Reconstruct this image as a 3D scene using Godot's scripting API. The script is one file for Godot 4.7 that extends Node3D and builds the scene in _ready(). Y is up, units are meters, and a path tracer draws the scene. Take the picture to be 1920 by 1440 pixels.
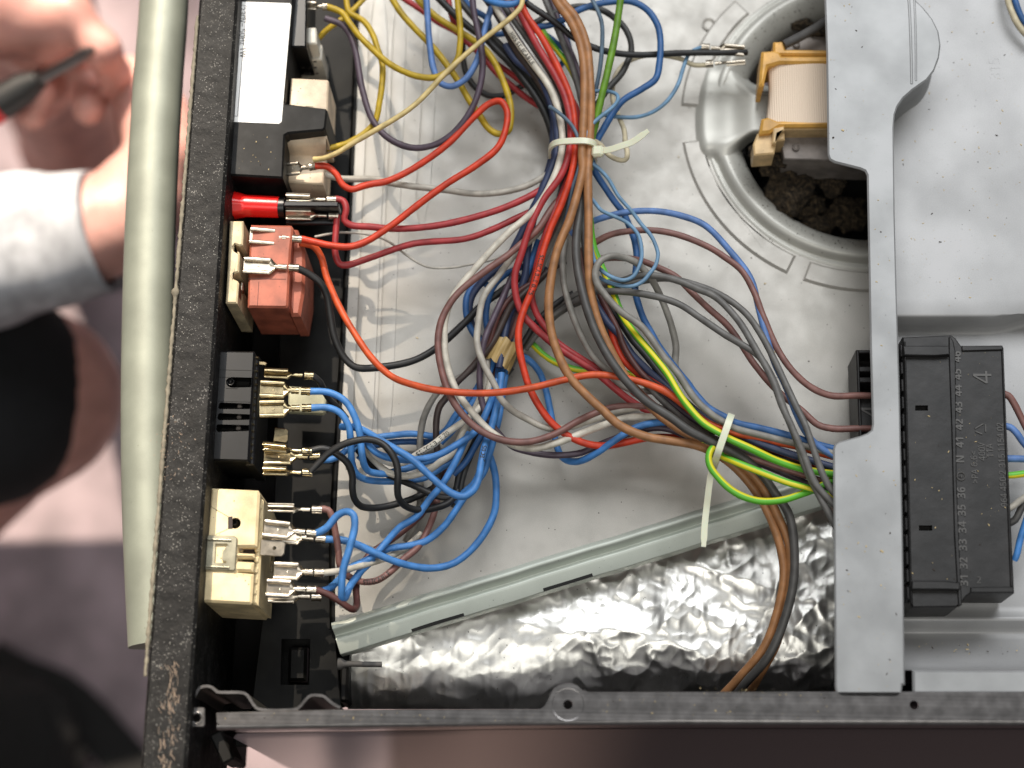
extends Node3D
# A kitchen oven with its lid taken off, seen from above: wiring, switches, fan and a person at work in front of it.
# Heights below are in millimetres over the upper rim of the oven body; at() turns a spot of the view and a height into a point.

const FOCAL := 3476.0
var cam_x: Vector3
var cam_y: Vector3
var cam_z: Vector3
var eye: Vector3
var M := {}
var used := {}
var rng := RandomNumberGenerator.new()

class Shape:
	# collects triangles with normals and texture coordinates
	var v := PackedVector3Array()
	var n := PackedVector3Array()
	var t := PackedVector2Array()
	var ix := PackedInt32Array()
	func tri(a: Vector3, b: Vector3, c: Vector3, up: Vector3, ta := Vector2.ZERO, tb := Vector2.ZERO, tc := Vector2.ZERO) -> void:
		var k := v.size()
		var w := (b - a).cross(c - a)
		if w.length_squared() < 1e-24:
			return
		var nn := w.normalized()
		if nn.dot(up) < 0.0:
			nn = -nn
			v.append_array([a, b, c])
			t.append_array([ta, tb, tc])
		else:
			v.append_array([a, c, b])
			t.append_array([ta, tc, tb])
		n.append_array([nn, nn, nn])
		ix.append_array([k, k + 1, k + 2])
	func quad(a: Vector3, b: Vector3, c: Vector3, d: Vector3, up: Vector3) -> void:
		var l := (b - a).length()
		var m := (d - a).length()
		tri(a, b, c, up, Vector2(0, 0), Vector2(l, 0), Vector2(l, m))
		tri(a, c, d, up, Vector2(0, 0), Vector2(l, m), Vector2(0, m))
	# a sheet of rows of points; smooth; the side that faces out is told by `out` (a point inside is -out) or by flip
	func grid(rows: Array, ring := false, flip := false, su := 1.0, sv := 1.0) -> void:
		var k := v.size()
		var nr := rows.size()
		var nc: int = rows[0].size()
		for i in nr:
			var r: PackedVector3Array = rows[i]
			var ra: PackedVector3Array = rows[maxi(i - 1, 0)]
			var rb: PackedVector3Array = rows[mini(i + 1, nr - 1)]
			for j in nc:
				var ja := j - 1
				var jb := j + 1
				if ring:
					ja = nc - 2 if j == 0 else j - 1
					jb = 1 if j == nc - 1 else j + 1
				else:
					ja = maxi(ja, 0)
					jb = mini(jb, nc - 1)
				var w := (r[jb] - r[ja]).cross(rb[j] - ra[j])
				w = w.normalized() if w.length_squared() > 1e-26 else Vector3.UP
				v.append(r[j])
				n.append(-w if flip else w)
				t.append(Vector2(float(j) / (nc - 1) * su, float(i) / (nr - 1) * sv))
		for i in nr - 1:
			for j in nc - 1:
				var a := k + i * nc + j
				if flip:
					ix.append_array([a, a + 1, a + nc, a + 1, a + nc + 1, a + nc])
				else:
					ix.append_array([a, a + nc, a + 1, a + 1, a + nc, a + nc + 1])
	# tube along points
	func tube(p: PackedVector3Array, rad: PackedFloat32Array, sides := 10, caps := true, twist := 0.0, squash := 1.0) -> void:
		var rows := []
		var cnt := p.size()
		var tan0 := (p[1] - p[0]).normalized()
		var side := tan0.cross(Vector3.UP)
		if side.length() < 0.05:
			side = tan0.cross(Vector3.RIGHT)
		side = side.normalized()
		for i in cnt:
			var tg := (p[mini(i + 1, cnt - 1)] - p[maxi(i - 1, 0)]).normalized()
			side = (side - tg * side.dot(tg)).normalized()
			var up := side.cross(tg)
			var row := PackedVector3Array()
			for j in sides + 1:
				var a := TAU * j / sides + twist * i
				row.append(p[i] + (side * cos(a) + up * sin(a) * squash) * rad[i])
			rows.append(row)
		grid(rows, true, false, 1.0, 1.0)
		if caps:
			for e in [0, cnt - 1]:
				var r: PackedVector3Array = rows[e]
				var o := (p[0] - p[1]) if e == 0 else (p[cnt - 1] - p[cnt - 2])
				for j in sides:
					tri(p[e], r[j], r[j + 1], o)
	# box with chamfered edges, in the frame xf (its centre), full size s
	func box(xf: Transform3D, s: Vector3, b := 0.0004) -> void:
		var h := s * 0.5
		b = minf(b, minf(h.x, minf(h.y, h.z)) * 0.9)
		var q := h - Vector3(b, b, b)
		for ax in 3:
			for sg in [-1.0, 1.0]:
				var nn := Vector3.ZERO
				nn[ax] = sg
				var u := (ax + 1) % 3
				var w := (ax + 2) % 3
				var c := []
				for k in [[-1, -1], [1, -1], [1, 1], [-1, 1]]:
					var pt := Vector3.ZERO
					pt[ax] = sg * h[ax]
					pt[u] = k[0] * q[u]
					pt[w] = k[1] * q[w]
					c.append(xf * pt)
				quad(c[0], c[1], c[2], c[3], xf.basis * nn)
		for ax in 3:
			var u := (ax + 1) % 3
			var w := (ax + 2) % 3
			for su in [-1.0, 1.0]:
				for sw in [-1.0, 1.0]:
					var c := []
					for k in [[-1, 0], [1, 0], [1, 1], [-1, 1]]:
						var pt := Vector3.ZERO
						pt[ax] = k[0] * q[ax]
						pt[u] = su * (h[u] if k[1] == 0 else q[u])
						pt[w] = sw * (q[w] if k[1] == 0 else h[w])
						c.append(xf * pt)
					var nn := Vector3.ZERO
					nn[u] = su
					nn[w] = sw
					quad(c[0], c[1], c[2], c[3], xf.basis * nn)
		for sx in [-1.0, 1.0]:
			for sy in [-1.0, 1.0]:
				for sz in [-1.0, 1.0]:
					var m := Vector3(sx, sy, sz)
					tri(xf * (m * Vector3(h.x, q.y, q.z)), xf * (m * Vector3(q.x, h.y, q.z)), xf * (m * Vector3(q.x, q.y, h.z)), xf.basis * m)
	# flat plate: outline seen from above (same height), thickness down, chamfered upper edge, holes as outlines
	func plate(o: PackedVector3Array, thick: float, b := 0.0003, holes := [], drop := Vector3.ZERO, closed := true) -> void:
		var y := o[0].y
		var fl := PackedVector2Array()
		for p in o:
			fl.append(Vector2(p.x, p.z))
		if Geometry2D.is_polygon_clockwise(fl):
			fl.reverse()
		var ins := inset(fl, b)
		var pieces := []
		if holes.is_empty():
			var tr := Geometry2D.triangulate_polygon(ins)
			for i in range(0, tr.size(), 3):
				pieces.append([ins[tr[i]], ins[tr[i + 1]], ins[tr[i + 2]]])
		else:
			# cut through the middle of every hole, so that each piece is an outline without holes
			var cut := [scale_(ins)]
			for hl in holes:
				var h2 := PackedVector2Array()
				for p in hl:
					h2.append(Vector2(p.x, p.z))
				if not Geometry2D.is_polygon_clockwise(h2):
					h2.reverse()
				for i in h2.size():
					var pa := h2[i]
					var pb := h2[(i + 1) % h2.size()]
					var e := pb - pa
					wall(Vector3(pa.x, y, pa.y), Vector3(pb.x, y, pb.y), Vector3(0, -thick, 0), Vector3(-e.y, 0, e.x))
				h2.reverse()
				var hs := scale_(h2)
				var mid := Vector2.ZERO
				for q in hs:
					mid += q / hs.size()
				var next := []
				for piece in cut:
					for half in [[-9000.0, mid.x], [mid.x, 9000.0]]:
						var win := PackedVector2Array([Vector2(half[0], -9000), Vector2(half[1], -9000), Vector2(half[1], 9000), Vector2(half[0], 9000)])
						for part_ in Geometry2D.intersect_polygons(piece, win):
							for rest in Geometry2D.clip_polygons(part_, hs):
								next.append(rest)
				cut = next
			for piece in cut:
				var tr := Geometry2D.triangulate_polygon(piece)
				for i in range(0, tr.size(), 3):
					pieces.append([piece[tr[i]] * 0.001, piece[tr[i + 1]] * 0.001, piece[tr[i + 2]] * 0.001])
		for q in pieces:
			var a: Vector2 = q[0]
			var c: Vector2 = q[1]
			var d: Vector2 = q[2]
			tri(Vector3(a.x, y, a.y), Vector3(c.x, y, c.y), Vector3(d.x, y, d.y), Vector3.UP, a, c, d)
			if closed:
				var l := Vector3(0, -thick, 0) + drop
				tri(Vector3(a.x, y, a.y) + l, Vector3(c.x, y, c.y) + l, Vector3(d.x, y, d.y) + l, Vector3.DOWN, a, c, d)
		var cnt := fl.size()
		for i in cnt:
			var j := (i + 1) % cnt
			var e := fl[j] - fl[i]
			var nn := Vector3(e.y, 0, -e.x)
			var a := Vector3(fl[i].x, y - b, fl[i].y)
			var c := Vector3(fl[j].x, y - b, fl[j].y)
			quad(Vector3(ins[i].x, y, ins[i].y), Vector3(ins[j].x, y, ins[j].y), c, a, nn.normalized() + Vector3.UP)
			wall(a, c, Vector3(0, -thick + b, 0) + drop, nn)
	func wall(a: Vector3, b: Vector3, d: Vector3, nn: Vector3) -> void:
		quad(a, b, b + d, a + d, nn)
	static func scale_(p: PackedVector2Array) -> PackedVector2Array:
		var r := PackedVector2Array()
		for q in p:
			r.append(q * 1000.0)
		return r
	static func inset(p: PackedVector2Array, b: float) -> PackedVector2Array:
		var r := PackedVector2Array()
		var cnt := p.size()
		for i in cnt:
			var d1 := (p[i] - p[(i + cnt - 1) % cnt]).normalized()
			var d2 := (p[(i + 1) % cnt] - p[i]).normalized()
			var n1 := Vector2(-d1.y, d1.x)
			var n2 := Vector2(-d2.y, d2.x)
			var m := n1 + n2
			var l := m.length_squared()
			r.append(p[i] + (m * (2.0 * b / l) if l > 0.5 else n1 * b))
		return r
	# profile of (radius, height) turned round the upright axis at c, from angle a0 to a1
	func lathe(c: Vector3, prof: Array, seg := 48, a0 := 0.0, a1 := TAU, flip := false) -> void:
		var rows := []
		for p in prof:
			var row := PackedVector3Array()
			for j in seg + 1:
				var a := lerpf(a0, a1, float(j) / seg)
				row.append(c + Vector3(cos(a) * p.x, p.y, sin(a) * p.x))
			rows.append(row)
		grid(rows, a1 - a0 > 6.28, flip)
	func join(o: Shape, xf: Transform3D) -> void:
		var k := v.size()
		for p in o.v:
			v.append(xf * p)
		for p in o.n:
			n.append((xf.basis * p).normalized())
		t.append_array(o.t)
		for i in o.ix:
			ix.append(i + k)
	func mesh(base: Vector3) -> ArrayMesh:
		var a := []
		a.resize(Mesh.ARRAY_MAX)
		var vv := PackedVector3Array()
		vv.resize(v.size())
		for i in v.size():
			vv[i] = v[i] - base
		a[Mesh.ARRAY_VERTEX] = vv
		a[Mesh.ARRAY_NORMAL] = n
		a[Mesh.ARRAY_TEX_UV] = t
		a[Mesh.ARRAY_INDEX] = ix
		var m := ArrayMesh.new()
		m.add_surface_from_arrays(Mesh.PRIMITIVE_TRIANGLES, a)
		return m

# ---------------------------------------------------------------- naming and placing
func numbered(called: String) -> String:
	var k: int = used.get(called, 0)
	used[called] = k + 1
	return called if k == 0 else "%s_%03d" % [called, k]

func tag(o: Node, label: String, category: String, group := "") -> Node:
	o.set_meta("label", label)
	if category:
		o.set_meta("category", category)
	if group:
		o.set_meta("group", group)
	return o

func thing(called: String, label: String, category: String, base: Vector3, group := "") -> Node3D:
	var o := Node3D.new()
	o.name = numbered(called)
	add_child(o)
	o.position = base
	tag(o, label, category, group)
	return o

# a part whose shape is given in scene coordinates, under a thing or a part
func part(called: String, s: Shape, m: Material, under: Node3D) -> MeshInstance3D:
	var o := MeshInstance3D.new()
	o.name = called
	o.mesh = s.mesh(under.global_position)
	o.material_override = m
	under.add_child(o, true)
	return o

func single(called: String, s: Shape, m: Material, base: Vector3, label: String, category: String, group := "") -> MeshInstance3D:
	var o := MeshInstance3D.new()
	o.name = numbered(called)
	o.mesh = s.mesh(base)
	o.material_override = m
	o.position = base
	add_child(o)
	tag(o, label, category, group)
	return o

func setting(called: String, s: Shape, m: Material, base := Vector3.ZERO) -> MeshInstance3D:
	var o := MeshInstance3D.new()
	o.name = numbered(called)
	o.mesh = s.mesh(base)
	o.material_override = m
	o.position = base
	add_child(o)
	o.set_meta("kind", "structure")
	return o

# ---------------------------------------------------------------- the view
func aim() -> void:
	cam_y = -Vector3(110, -1010, -FOCAL).normalized()
	cam_z = -Vector3(255, 11990, -FOCAL).normalized()
	cam_x = cam_y.cross(cam_z).normalized()
	cam_z = cam_x.cross(cam_y).normalized()
	eye = 0.695 * Vector3(cam_x.z, cam_y.z, cam_z.z)

func at(u: float, v: float, h: float) -> Vector3:
	var d := Vector3((u - 960.0) / FOCAL, (720.0 - v) / FOCAL, -1.0)
	var w := Vector3(d.dot(cam_x), d.dot(cam_y), d.dot(cam_z))
	return eye + w * ((h * 0.001 - eye.y) / w.y)

func nums(s: String) -> PackedFloat32Array:
	var r := PackedFloat32Array()
	for x in s.split(" ", false):
		r.append(x.to_float())
	return r

func outline(s: String, h: float) -> PackedVector3Array:
	var a := nums(s)
	var r := PackedVector3Array()
	for i in range(0, a.size(), 2):
		r.append(at(a[i], a[i + 1], h))
	return r

func curve(p: PackedVector3Array, step := 0.002) -> PackedVector3Array:
	var r := PackedVector3Array()
	var c := p.size()
	for i in c - 1:
		var p0 := p[maxi(i - 1, 0)]
		var p1 := p[i]
		var p2 := p[i + 1]
		var p3 := p[mini(i + 2, c - 1)]
		if i == 0:
			p0 = p1 + (p1 - p2) * 0.5
		if i == c - 2:
			p3 = p2 + (p2 - p1) * 0.5
		var t1 := pow(p0.distance_to(p1), 0.5) + 1e-6
		var t2 := t1 + pow(p1.distance_to(p2), 0.5) + 1e-6
		var t3 := t2 + pow(p2.distance_to(p3), 0.5) + 1e-6
		var k := maxi(2, int(ceil(p1.distance_to(p2) / step)))
		for j in k:
			var t := lerpf(t1, t2, float(j) / k)
			var a1 := p0.lerp(p1, t / t1)
			var a2 := p1.lerp(p2, (t - t1) / (t2 - t1))
			var a3 := p2.lerp(p3, (t - t2) / (t3 - t2))
			var b1 := a1.lerp(a2, t / t2)
			var b2 := a2.lerp(a3, (t - t1) / (t3 - t1))
			r.append(b1.lerp(b2, (t - t1) / (t2 - t1)))
	r.append(p[c - 1])
	return r

func frame(o: Vector3, x: Vector3, y := Vector3.UP) -> Transform3D:
	var z := x.cross(y).normalized()
	var yy := z.cross(x).normalized()
	return Transform3D(Basis(x.normalized(), yy, z), o)

func disc(u: float, v: float, h: float, r: float, seg := 20) -> PackedVector3Array:
	var c := at(u, v, h)
	var p := PackedVector3Array()
	for i in seg:
		p.append(c + Vector3(cos(TAU * i / seg), 0, sin(TAU * i / seg)) * r)
	return p

# ---------------------------------------------------------------- materials
func noise(seed_: int, f: float, kind := FastNoiseLite.TYPE_SIMPLEX_SMOOTH, oct := 4) -> FastNoiseLite:
	var n := FastNoiseLite.new()
	n.seed = seed_
	n.frequency = f
	n.noise_type = kind
	n.fractal_octaves = oct
	return n

# grey cloud between lo and hi with light or dark specks; tileable
func cloud(size: int, seed_: int, f: float, lo: float, hi: float, specks := 0, speck := 1.0, tint := Color.WHITE, fine := 0.0, big := 1) -> ImageTexture:
	var a := noise(seed_, f).get_seamless_image(size, size)
	var g := noise(seed_ + 7, 0.35, FastNoiseLite.TYPE_SIMPLEX, 2).get_seamless_image(size, size)
	var da := a.get_data()
	var dg := g.get_data()
	var im := Image.create(size, size, false, Image.FORMAT_RGB8)
	var d := PackedByteArray()
	d.resize(size * size * 3)
	for i in size * size:
		var x := lerpf(lo, hi, da[i] / 255.0) + (dg[i] / 255.0 - 0.5) * fine
		x = clampf(x, 0.0, 1.0) * 255.0
		d[i * 3] = int(x * tint.r)
		d[i * 3 + 1] = int(x * tint.g)
		d[i * 3 + 2] = int(x * tint.b)
	im.set_data(size, size, false, Image.FORMAT_RGB8, d)
	var r := RandomNumberGenerator.new()
	r.seed = seed_
	for i in specks:
		var s := speck * r.randf_range(0.75, 1.0)
		var c := Color(s, s * 0.99, s * 0.96)
		var px := r.randi_range(0, size - 4)
		var py := r.randi_range(0, size - 4)
		# specks gather where the cloud is light
		if da[py * size + px] < r.randi_range(20, 235):
			continue
		var w := r.randi_range(1, big)
		im.fill_rect(Rect2i(px, py, w, r.randi_range(1, big)), c)
	return ImageTexture.create_from_image(im)

# fine lines along one axis, as on brushed steel
func streaks(size: int, seed_: int, lo: float, hi: float) -> ImageTexture:
	var a := noise(seed_, 0.02, FastNoiseLite.TYPE_SIMPLEX, 3).get_seamless_image(size, size)
	var da := a.get_data()
	var r := RandomNumberGenerator.new()
	r.seed = seed_
	var row := PackedFloat32Array()
	for i in size:
		row.append(r.randf())
	var d := PackedByteArray()
	d.resize(size * size)
	for y in size:
		var k := row[y]
		for x in size:
			d[y * size + x] = int(clampf(lerpf(lo, hi, 0.5 * k + 0.5 * da[y * size + x] / 255.0), 0.0, 1.0) * 255.0)
	var im := Image.create_from_data(size, size, false, Image.FORMAT_L8, d)
	im.convert(Image.FORMAT_RGB8)
	return ImageTexture.create_from_image(im)

func mat(called: String, c: Color, rough := 0.5, metal := 0.0, tex: Texture2D = null, scale := 10.0, rtex: Texture2D = null, bump: Texture2D = null, depth := 0.0) -> StandardMaterial3D:
	var m := StandardMaterial3D.new()
	m.resource_name = called
	m.albedo_color = c
	m.roughness = rough
	m.metallic = metal
	if tex or rtex or bump:
		m.uv1_triplanar = true
		m.uv1_world_triplanar = true
		m.uv1_scale = Vector3.ONE * scale
	if tex:
		m.albedo_texture = tex
	if rtex:
		m.roughness_texture = rtex
		m.roughness_texture_channel = BaseMaterial3D.TEXTURE_CHANNEL_RED
	if bump:
		m.heightmap_enabled = true
		m.heightmap_texture = bump
		m.heightmap_scale = depth
	M[called] = m
	return m

func rgb(r: int, g: int, b: int) -> Color:
	return Color(r / 255.0, g / 255.0, b / 255.0)

func make_materials() -> void:
	var grime := cloud(512, 3, 0.012, 0.72, 1.08, 500, 0.45, Color.WHITE, 0.1, 2)
	var galv := cloud(1024, 11, 0.006, 0.92, 1.02, 420, 0.4, Color(1, 0.992, 0.978), 0.12, 3)
	var galv_r := cloud(512, 12, 0.02, 0.55, 1.0, 0, 1.0, Color.WHITE, 0.15)
	var patch := cloud(1024, 21, 0.0035, 0.86, 1.03, 900, 0.95, Color(1, 0.995, 0.985), 0.09, 2)
	var dusty := cloud(1024, 31, 0.006, 0.0, 0.10, 9000, 0.55, Color(0.98, 0.98, 1.0), 0.14, 4)
	var black := cloud(1024, 41, 0.006, 0.25, 1.0, 900, 1.0, Color.WHITE, 0.2, 2)
	var brushed := streaks(512, 5, 0.6, 1.0)
	var lumps := cloud(512, 61, 0.02, 0.0, 1.0, 0, 1.0, Color.WHITE, 0.2)
	var weave := cloud(512, 71, 0.01, 0.75, 1.05, 0, 1.0, Color.WHITE, 0.12)
	for w in [
		["white", 236, 228, 210], ["cream", 226, 212, 176], ["grey", 150, 146, 138], ["light_grey", 190, 186, 178], ["dark_grey", 74, 72, 70], ["charcoal", 52, 52, 50],
		["black", 20, 20, 21], ["red", 184, 42, 46], ["orange", 240, 84, 30], ["scarlet", 206, 54, 30], ["tan", 182, 122, 72], ["brown", 96, 58, 26], ["mauve", 138, 90, 82],
		["maroon", 86, 42, 38], ["blue", 66, 140, 222], ["deep_blue", 38, 94, 162], ["navy", 38, 52, 90], ["sky", 112, 158, 196], ["slate", 92, 118, 140], ["purple", 78, 62, 78],
		["dusty", 108, 106, 103], ["yellow", 204, 168, 18], ["pale_yellow", 240, 212, 138], ["green", 104, 158, 28], ["dark_brown", 56, 42, 38], ["periwinkle", 90, 134, 204]]:
		var m := mat("wire_" + w[0], rgb(w[1], w[2], w[3]).lerp(rgb(150, 148, 144), 0.13), 0.5, 0.0, grime, 22.0)
		m.metallic_specular = 0.5
	# the green and yellow earth wire: two bands of each colour round the wire
	var g := Gradient.new()
	g.interpolation_mode = Gradient.GRADIENT_INTERPOLATE_CONSTANT
	g.offsets = PackedFloat32Array([0.0, 0.18, 0.45, 0.68])
	g.colors = PackedColorArray([rgb(226, 214, 40), rgb(96, 182, 50), rgb(226, 214, 40), rgb(96, 182, 50)])
	var gt := GradientTexture2D.new()
	gt.gradient = g
	gt.width = 64
	gt.height = 4
	var e := mat("wire_earth", Color.WHITE, 0.44)
	e.albedo_texture = gt
	mat("galvanised", rgb(178, 176, 171), 0.55, 0.2, galv, 7.0, galv_r)
	mat("plate_steel", rgb(176, 177, 179), 0.5, 0.25, patch, 6.0)
	mat("flange_steel", rgb(166, 168, 170), 0.5, 0.3, patch, 9.0)
	mat("pressed_steel", rgb(188, 186, 178), 0.34, 0.75, patch, 8.0)
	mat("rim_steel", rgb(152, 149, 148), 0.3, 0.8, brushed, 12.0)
	mat("dark_steel", rgb(66, 64, 58), 0.45, 0.6, patch, 9.0)
	mat("dark_crumb", rgb(60, 50, 42), 0.9)
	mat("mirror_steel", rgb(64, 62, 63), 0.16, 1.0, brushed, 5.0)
	mat("rail_steel", rgb(196, 204, 197), 0.5, 0.25, galv, 9.0)
	mat("ring_paint", rgb(200, 200, 194), 0.42, 0.2, patch, 9.0)
	mat("foil", rgb(244, 243, 240), 0.36, 1.0, cloud(512, 81, 0.01, 0.86, 1.0, 300, 0.4, Color(1, 1, 0.99), 0.06, 2), 9.0)
	mat("dusty_black", Color.WHITE, 0.6, 0.0, dusty, 11.0, null, lumps, 0.03)
	mat("channel_black", rgb(24, 24, 22), 0.5, 0.3, black, 8.0)
	mat("deep_black", rgb(14, 13, 12), 0.6)
	mat("inner_brown", rgb(34, 16, 10), 0.6)
	mat("module_black", rgb(38, 38, 38), 0.55, 0.0, black, 14.0)
	mat("switch_black", rgb(13, 14, 18), 0.36, 0.0, black, 10.0)
	mat("block_black", rgb(40, 38, 38), 0.5, 0.0, black, 9.0, null, lumps, 0.01)
	mat("raised_black", rgb(80, 78, 76), 0.45)
	mat("cream_plastic", rgb(232, 212, 168), 0.5, 0.0, grime, 9.0)
	mat("ivory_plastic", rgb(232, 212, 184), 0.5, 0.0, grime, 9.0)
	mat("white_plastic", rgb(226, 222, 210), 0.5, 0.0, grime, 9.0)
	mat("old_cream", rgb(212, 194, 158), 0.5, 0.0, grime, 14.0)
	mat("clear_plastic", rgb(196, 192, 160), 0.35, 0.0, grime, 9.0)
	mat("terracotta", rgb(174, 96, 74), 0.55, 0.0, grime, 14.0)
	mat("lamp_red", rgb(214, 22, 20), 0.3, 0.0)
	M.lamp_red.subsurf_scatter_enabled = true
	M.lamp_red.subsurf_scatter_strength = 0.15
	mat("tin", rgb(206, 196, 180), 0.3, 1.0, grime, 30.0)
	mat("brass", rgb(178, 163, 130), 0.24, 1.0, grime, 30.0)
	mat("clip_grey", rgb(168, 164, 144), 0.4, 0.6, grime, 20.0)
	mat("nylon", rgb(232, 226, 198), 0.35)
	M.nylon.subsurf_scatter_enabled = true
	M.nylon.subsurf_scatter_strength = 0.2
	mat("label_white", rgb(226, 226, 224), 0.4)
	mat("ink", rgb(26, 24, 26), 0.6)
	for k in ['dusty_black', 'channel_black', 'module_black', 'deep_black']:
		M[k].metallic_specular = 0.35
	mat("wire_print", rgb(48, 44, 40), 0.6)
	mat("tape", rgb(196, 166, 108), 0.5, 0.0, weave, 14.0)
	mat("handle", rgb(124, 129, 119), 0.52, 0.3, cloud(512, 91, 0.01, 0.86, 1.02, 160, 1.0, Color.WHITE, 0.06, 2), 9.0)
	mat("glue", rgb(120, 114, 100), 0.8, 0.0, grime, 30.0)
	mat("yellow_plastic", rgb(232, 176, 84), 0.45, 0.0, grime, 12.0)
	mat("pale_plastic", rgb(226, 192, 140), 0.5, 0.0, grime, 12.0)
	mat("lamination", rgb(146, 138, 132), 0.55, 0.3, grime, 14.0)
	mat("lint", rgb(118, 100, 76), 1.0, 0.0, lumps, 40.0, null, lumps, 0.15)
	mat("sleeve_grey", rgb(84, 82, 80), 0.7, 0.0, weave, 30.0)
	mat("crumb", rgb(206, 184, 138), 0.9)
	mat("scrape", rgb(140, 122, 106), 0.8, 0.0, grime, 20.0)
	mat("skin", rgb(212, 158, 146), 0.5, 0.0, weave, 6.0)
	M.skin.subsurf_scatter_enabled = true
	M.skin.subsurf_scatter_strength = 0.12
	mat("nail", rgb(232, 182, 168), 0.3)
	mat("knit", rgb(180, 182, 187), 0.9, 0.0, weave, 12.0)
	mat("shorts", rgb(20, 21, 24), 0.95, 0.0, weave, 12.0)
	mat("mat_rubber", rgb(74, 60, 60), 0.8)
	mat("bag", rgb(16, 15, 15), 0.9, 0.0, weave, 6.0)
	mat("tool_black", rgb(18, 18, 18), 0.5)
	mat("tool_red", rgb(190, 16, 24), 0.4)
	mat("tool_steel", rgb(110, 108, 108), 0.35, 1.0)
	mat("room_floor", rgb(150, 136, 140), 0.75, 0.0, cloud(1024, 51, 0.008, 0.7, 1.05, 0, 1.0, Color(1, 0.985, 0.99), 0.16), 1.6)
	var coil := Image.create(64, 8, false, Image.FORMAT_RGB8)
	for x in 64:
		var k := 0.5 + 0.5 * cos(TAU * x / 8.0)
		coil.fill_rect(Rect2i(x, 0, 1, 8), Color(k, k, k))
	mat("winding", rgb(228, 208, 186), 0.6, 0.0, grime, 10.0)
	M.winding.heightmap_enabled = true
	M.winding.heightmap_texture = ImageTexture.create_from_image(coil)
	M.winding.heightmap_scale = 0.02
	M.winding.uv1_scale = Vector3.ONE * 140.0
	M.winding.albedo_texture = null

# ================================================================ the scene
func _ready() -> void:
	rng.seed = 5
	aim()
	var cam := Camera3D.new()
	cam.name = "camera"
	add_child(cam)
	cam.transform = Transform3D(Basis(Vector3(cam_x.x, cam_y.x, cam_z.x), Vector3(cam_x.y, cam_y.y, cam_z.y), Vector3(cam_x.z, cam_y.z, cam_z.z)), eye)
	var attr := CameraAttributesPhysical.new()
	attr.frustum_focal_length = 12.0 / (720.0 / FOCAL)
	attr.frustum_focus_distance = 0.712
	attr.frustum_near = 0.05
	attr.frustum_far = 30.0
	attr.exposure_aperture = 4.8
	cam.attributes = attr
	cam.near = 0.05
	cam.far = 30.0
	cam.fov = rad_to_deg(2.0 * atan(720.0 / FOCAL))
	cam.current = true
	var we := WorldEnvironment.new()
	we.name = "room_light"
	var env := Environment.new()
	env.background_mode = Environment.BG_COLOR
	env.background_color = Color(0.09, 0.09, 0.093).linear_to_srgb()
	env.tonemap_mode = Environment.TONE_MAPPER_LINEAR
	env.tonemap_exposure = 1.05
	env.sdfgi_enabled = true
	env.ssao_enabled = true
	env.ssil_enabled = true
	we.environment = env
	add_child(we)
	# sunlight that comes in through a window on the left and stops short of the middle of the oven
	var sun := SpotLight3D.new()
	sun.name = "sunbeam"
	add_child(sun)
	var to := Vector3(0.08, -1.0, 0.86).normalized()
	var aim_at := Vector3(-1.5, 0.0, -0.2)
	sun.look_at_from_position(aim_at - to * 12.0, aim_at, Vector3.RIGHT)
	sun.spot_angle = 6.545
	sun.spot_angle_attenuation = 0.016
	sun.spot_range = 30.0
	sun.spot_attenuation = 2.0
	sun.light_energy = 520.0
	sun.light_size = 0.07
	sun.light_color = Color(1.0, 0.94, 0.86)
	sun.shadow_enabled = true
	# the soft daylight of a large window, high on the far side
	var win := AreaLight3D.new()
	win.name = "window_light"
	add_child(win)
	win.area_size = Vector2(1.7, 1.2)
	win.area_range = 10.0
	win.area_normalize_energy = true
	win.look_at_from_position(Vector3(0.25, 1.7, -1.25), Vector3(0.02, 0, 0), Vector3.UP)
	win.light_energy = 4.2
	win.light_color = Color(0.985, 0.993, 1.0)
	win.shadow_enabled = true
	# a second, smaller window behind the viewer
	var back := AreaLight3D.new()
	back.name = "back_window_light"
	add_child(back)
	back.area_size = Vector2(1.5, 0.7)
	back.area_range = 10.0
	back.area_normalize_energy = true
	back.look_at_from_position(Vector3(0.0, 2.0, 0.85), Vector3(0.02, 0, 0.1), Vector3.UP)
	back.light_energy = 1.5
	back.light_color = Color(1.0, 0.99, 0.96)
	back.shadow_enabled = true
	make_materials()
	build_room()
	build_oven()
	build_fan()
	build_terminal_block()
	build_front()
	build_switches()
	build_wires()
	build_ties()
	build_person()
	build_crumbs()

func build_room() -> void:
	var s := Shape.new()
	var y := -0.86
	s.quad(Vector3(-3, y, -3), Vector3(3, y, -3), Vector3(3, y, 3), Vector3(-3, y, 3), Vector3.UP)
	setting("floor", s, M.room_floor)
	s = Shape.new()
	s.box(Transform3D(Basis(), Vector3(0.64, -0.855, 0.56)), Vector3(1.52, 0.008, 1.1), 0.003)
	single("floor_mat", s, M.mat_rubber, Vector3(0.75, -0.86, 0.62), "dark mat on the floor mirrored in the polished side wall", "mat")

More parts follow.
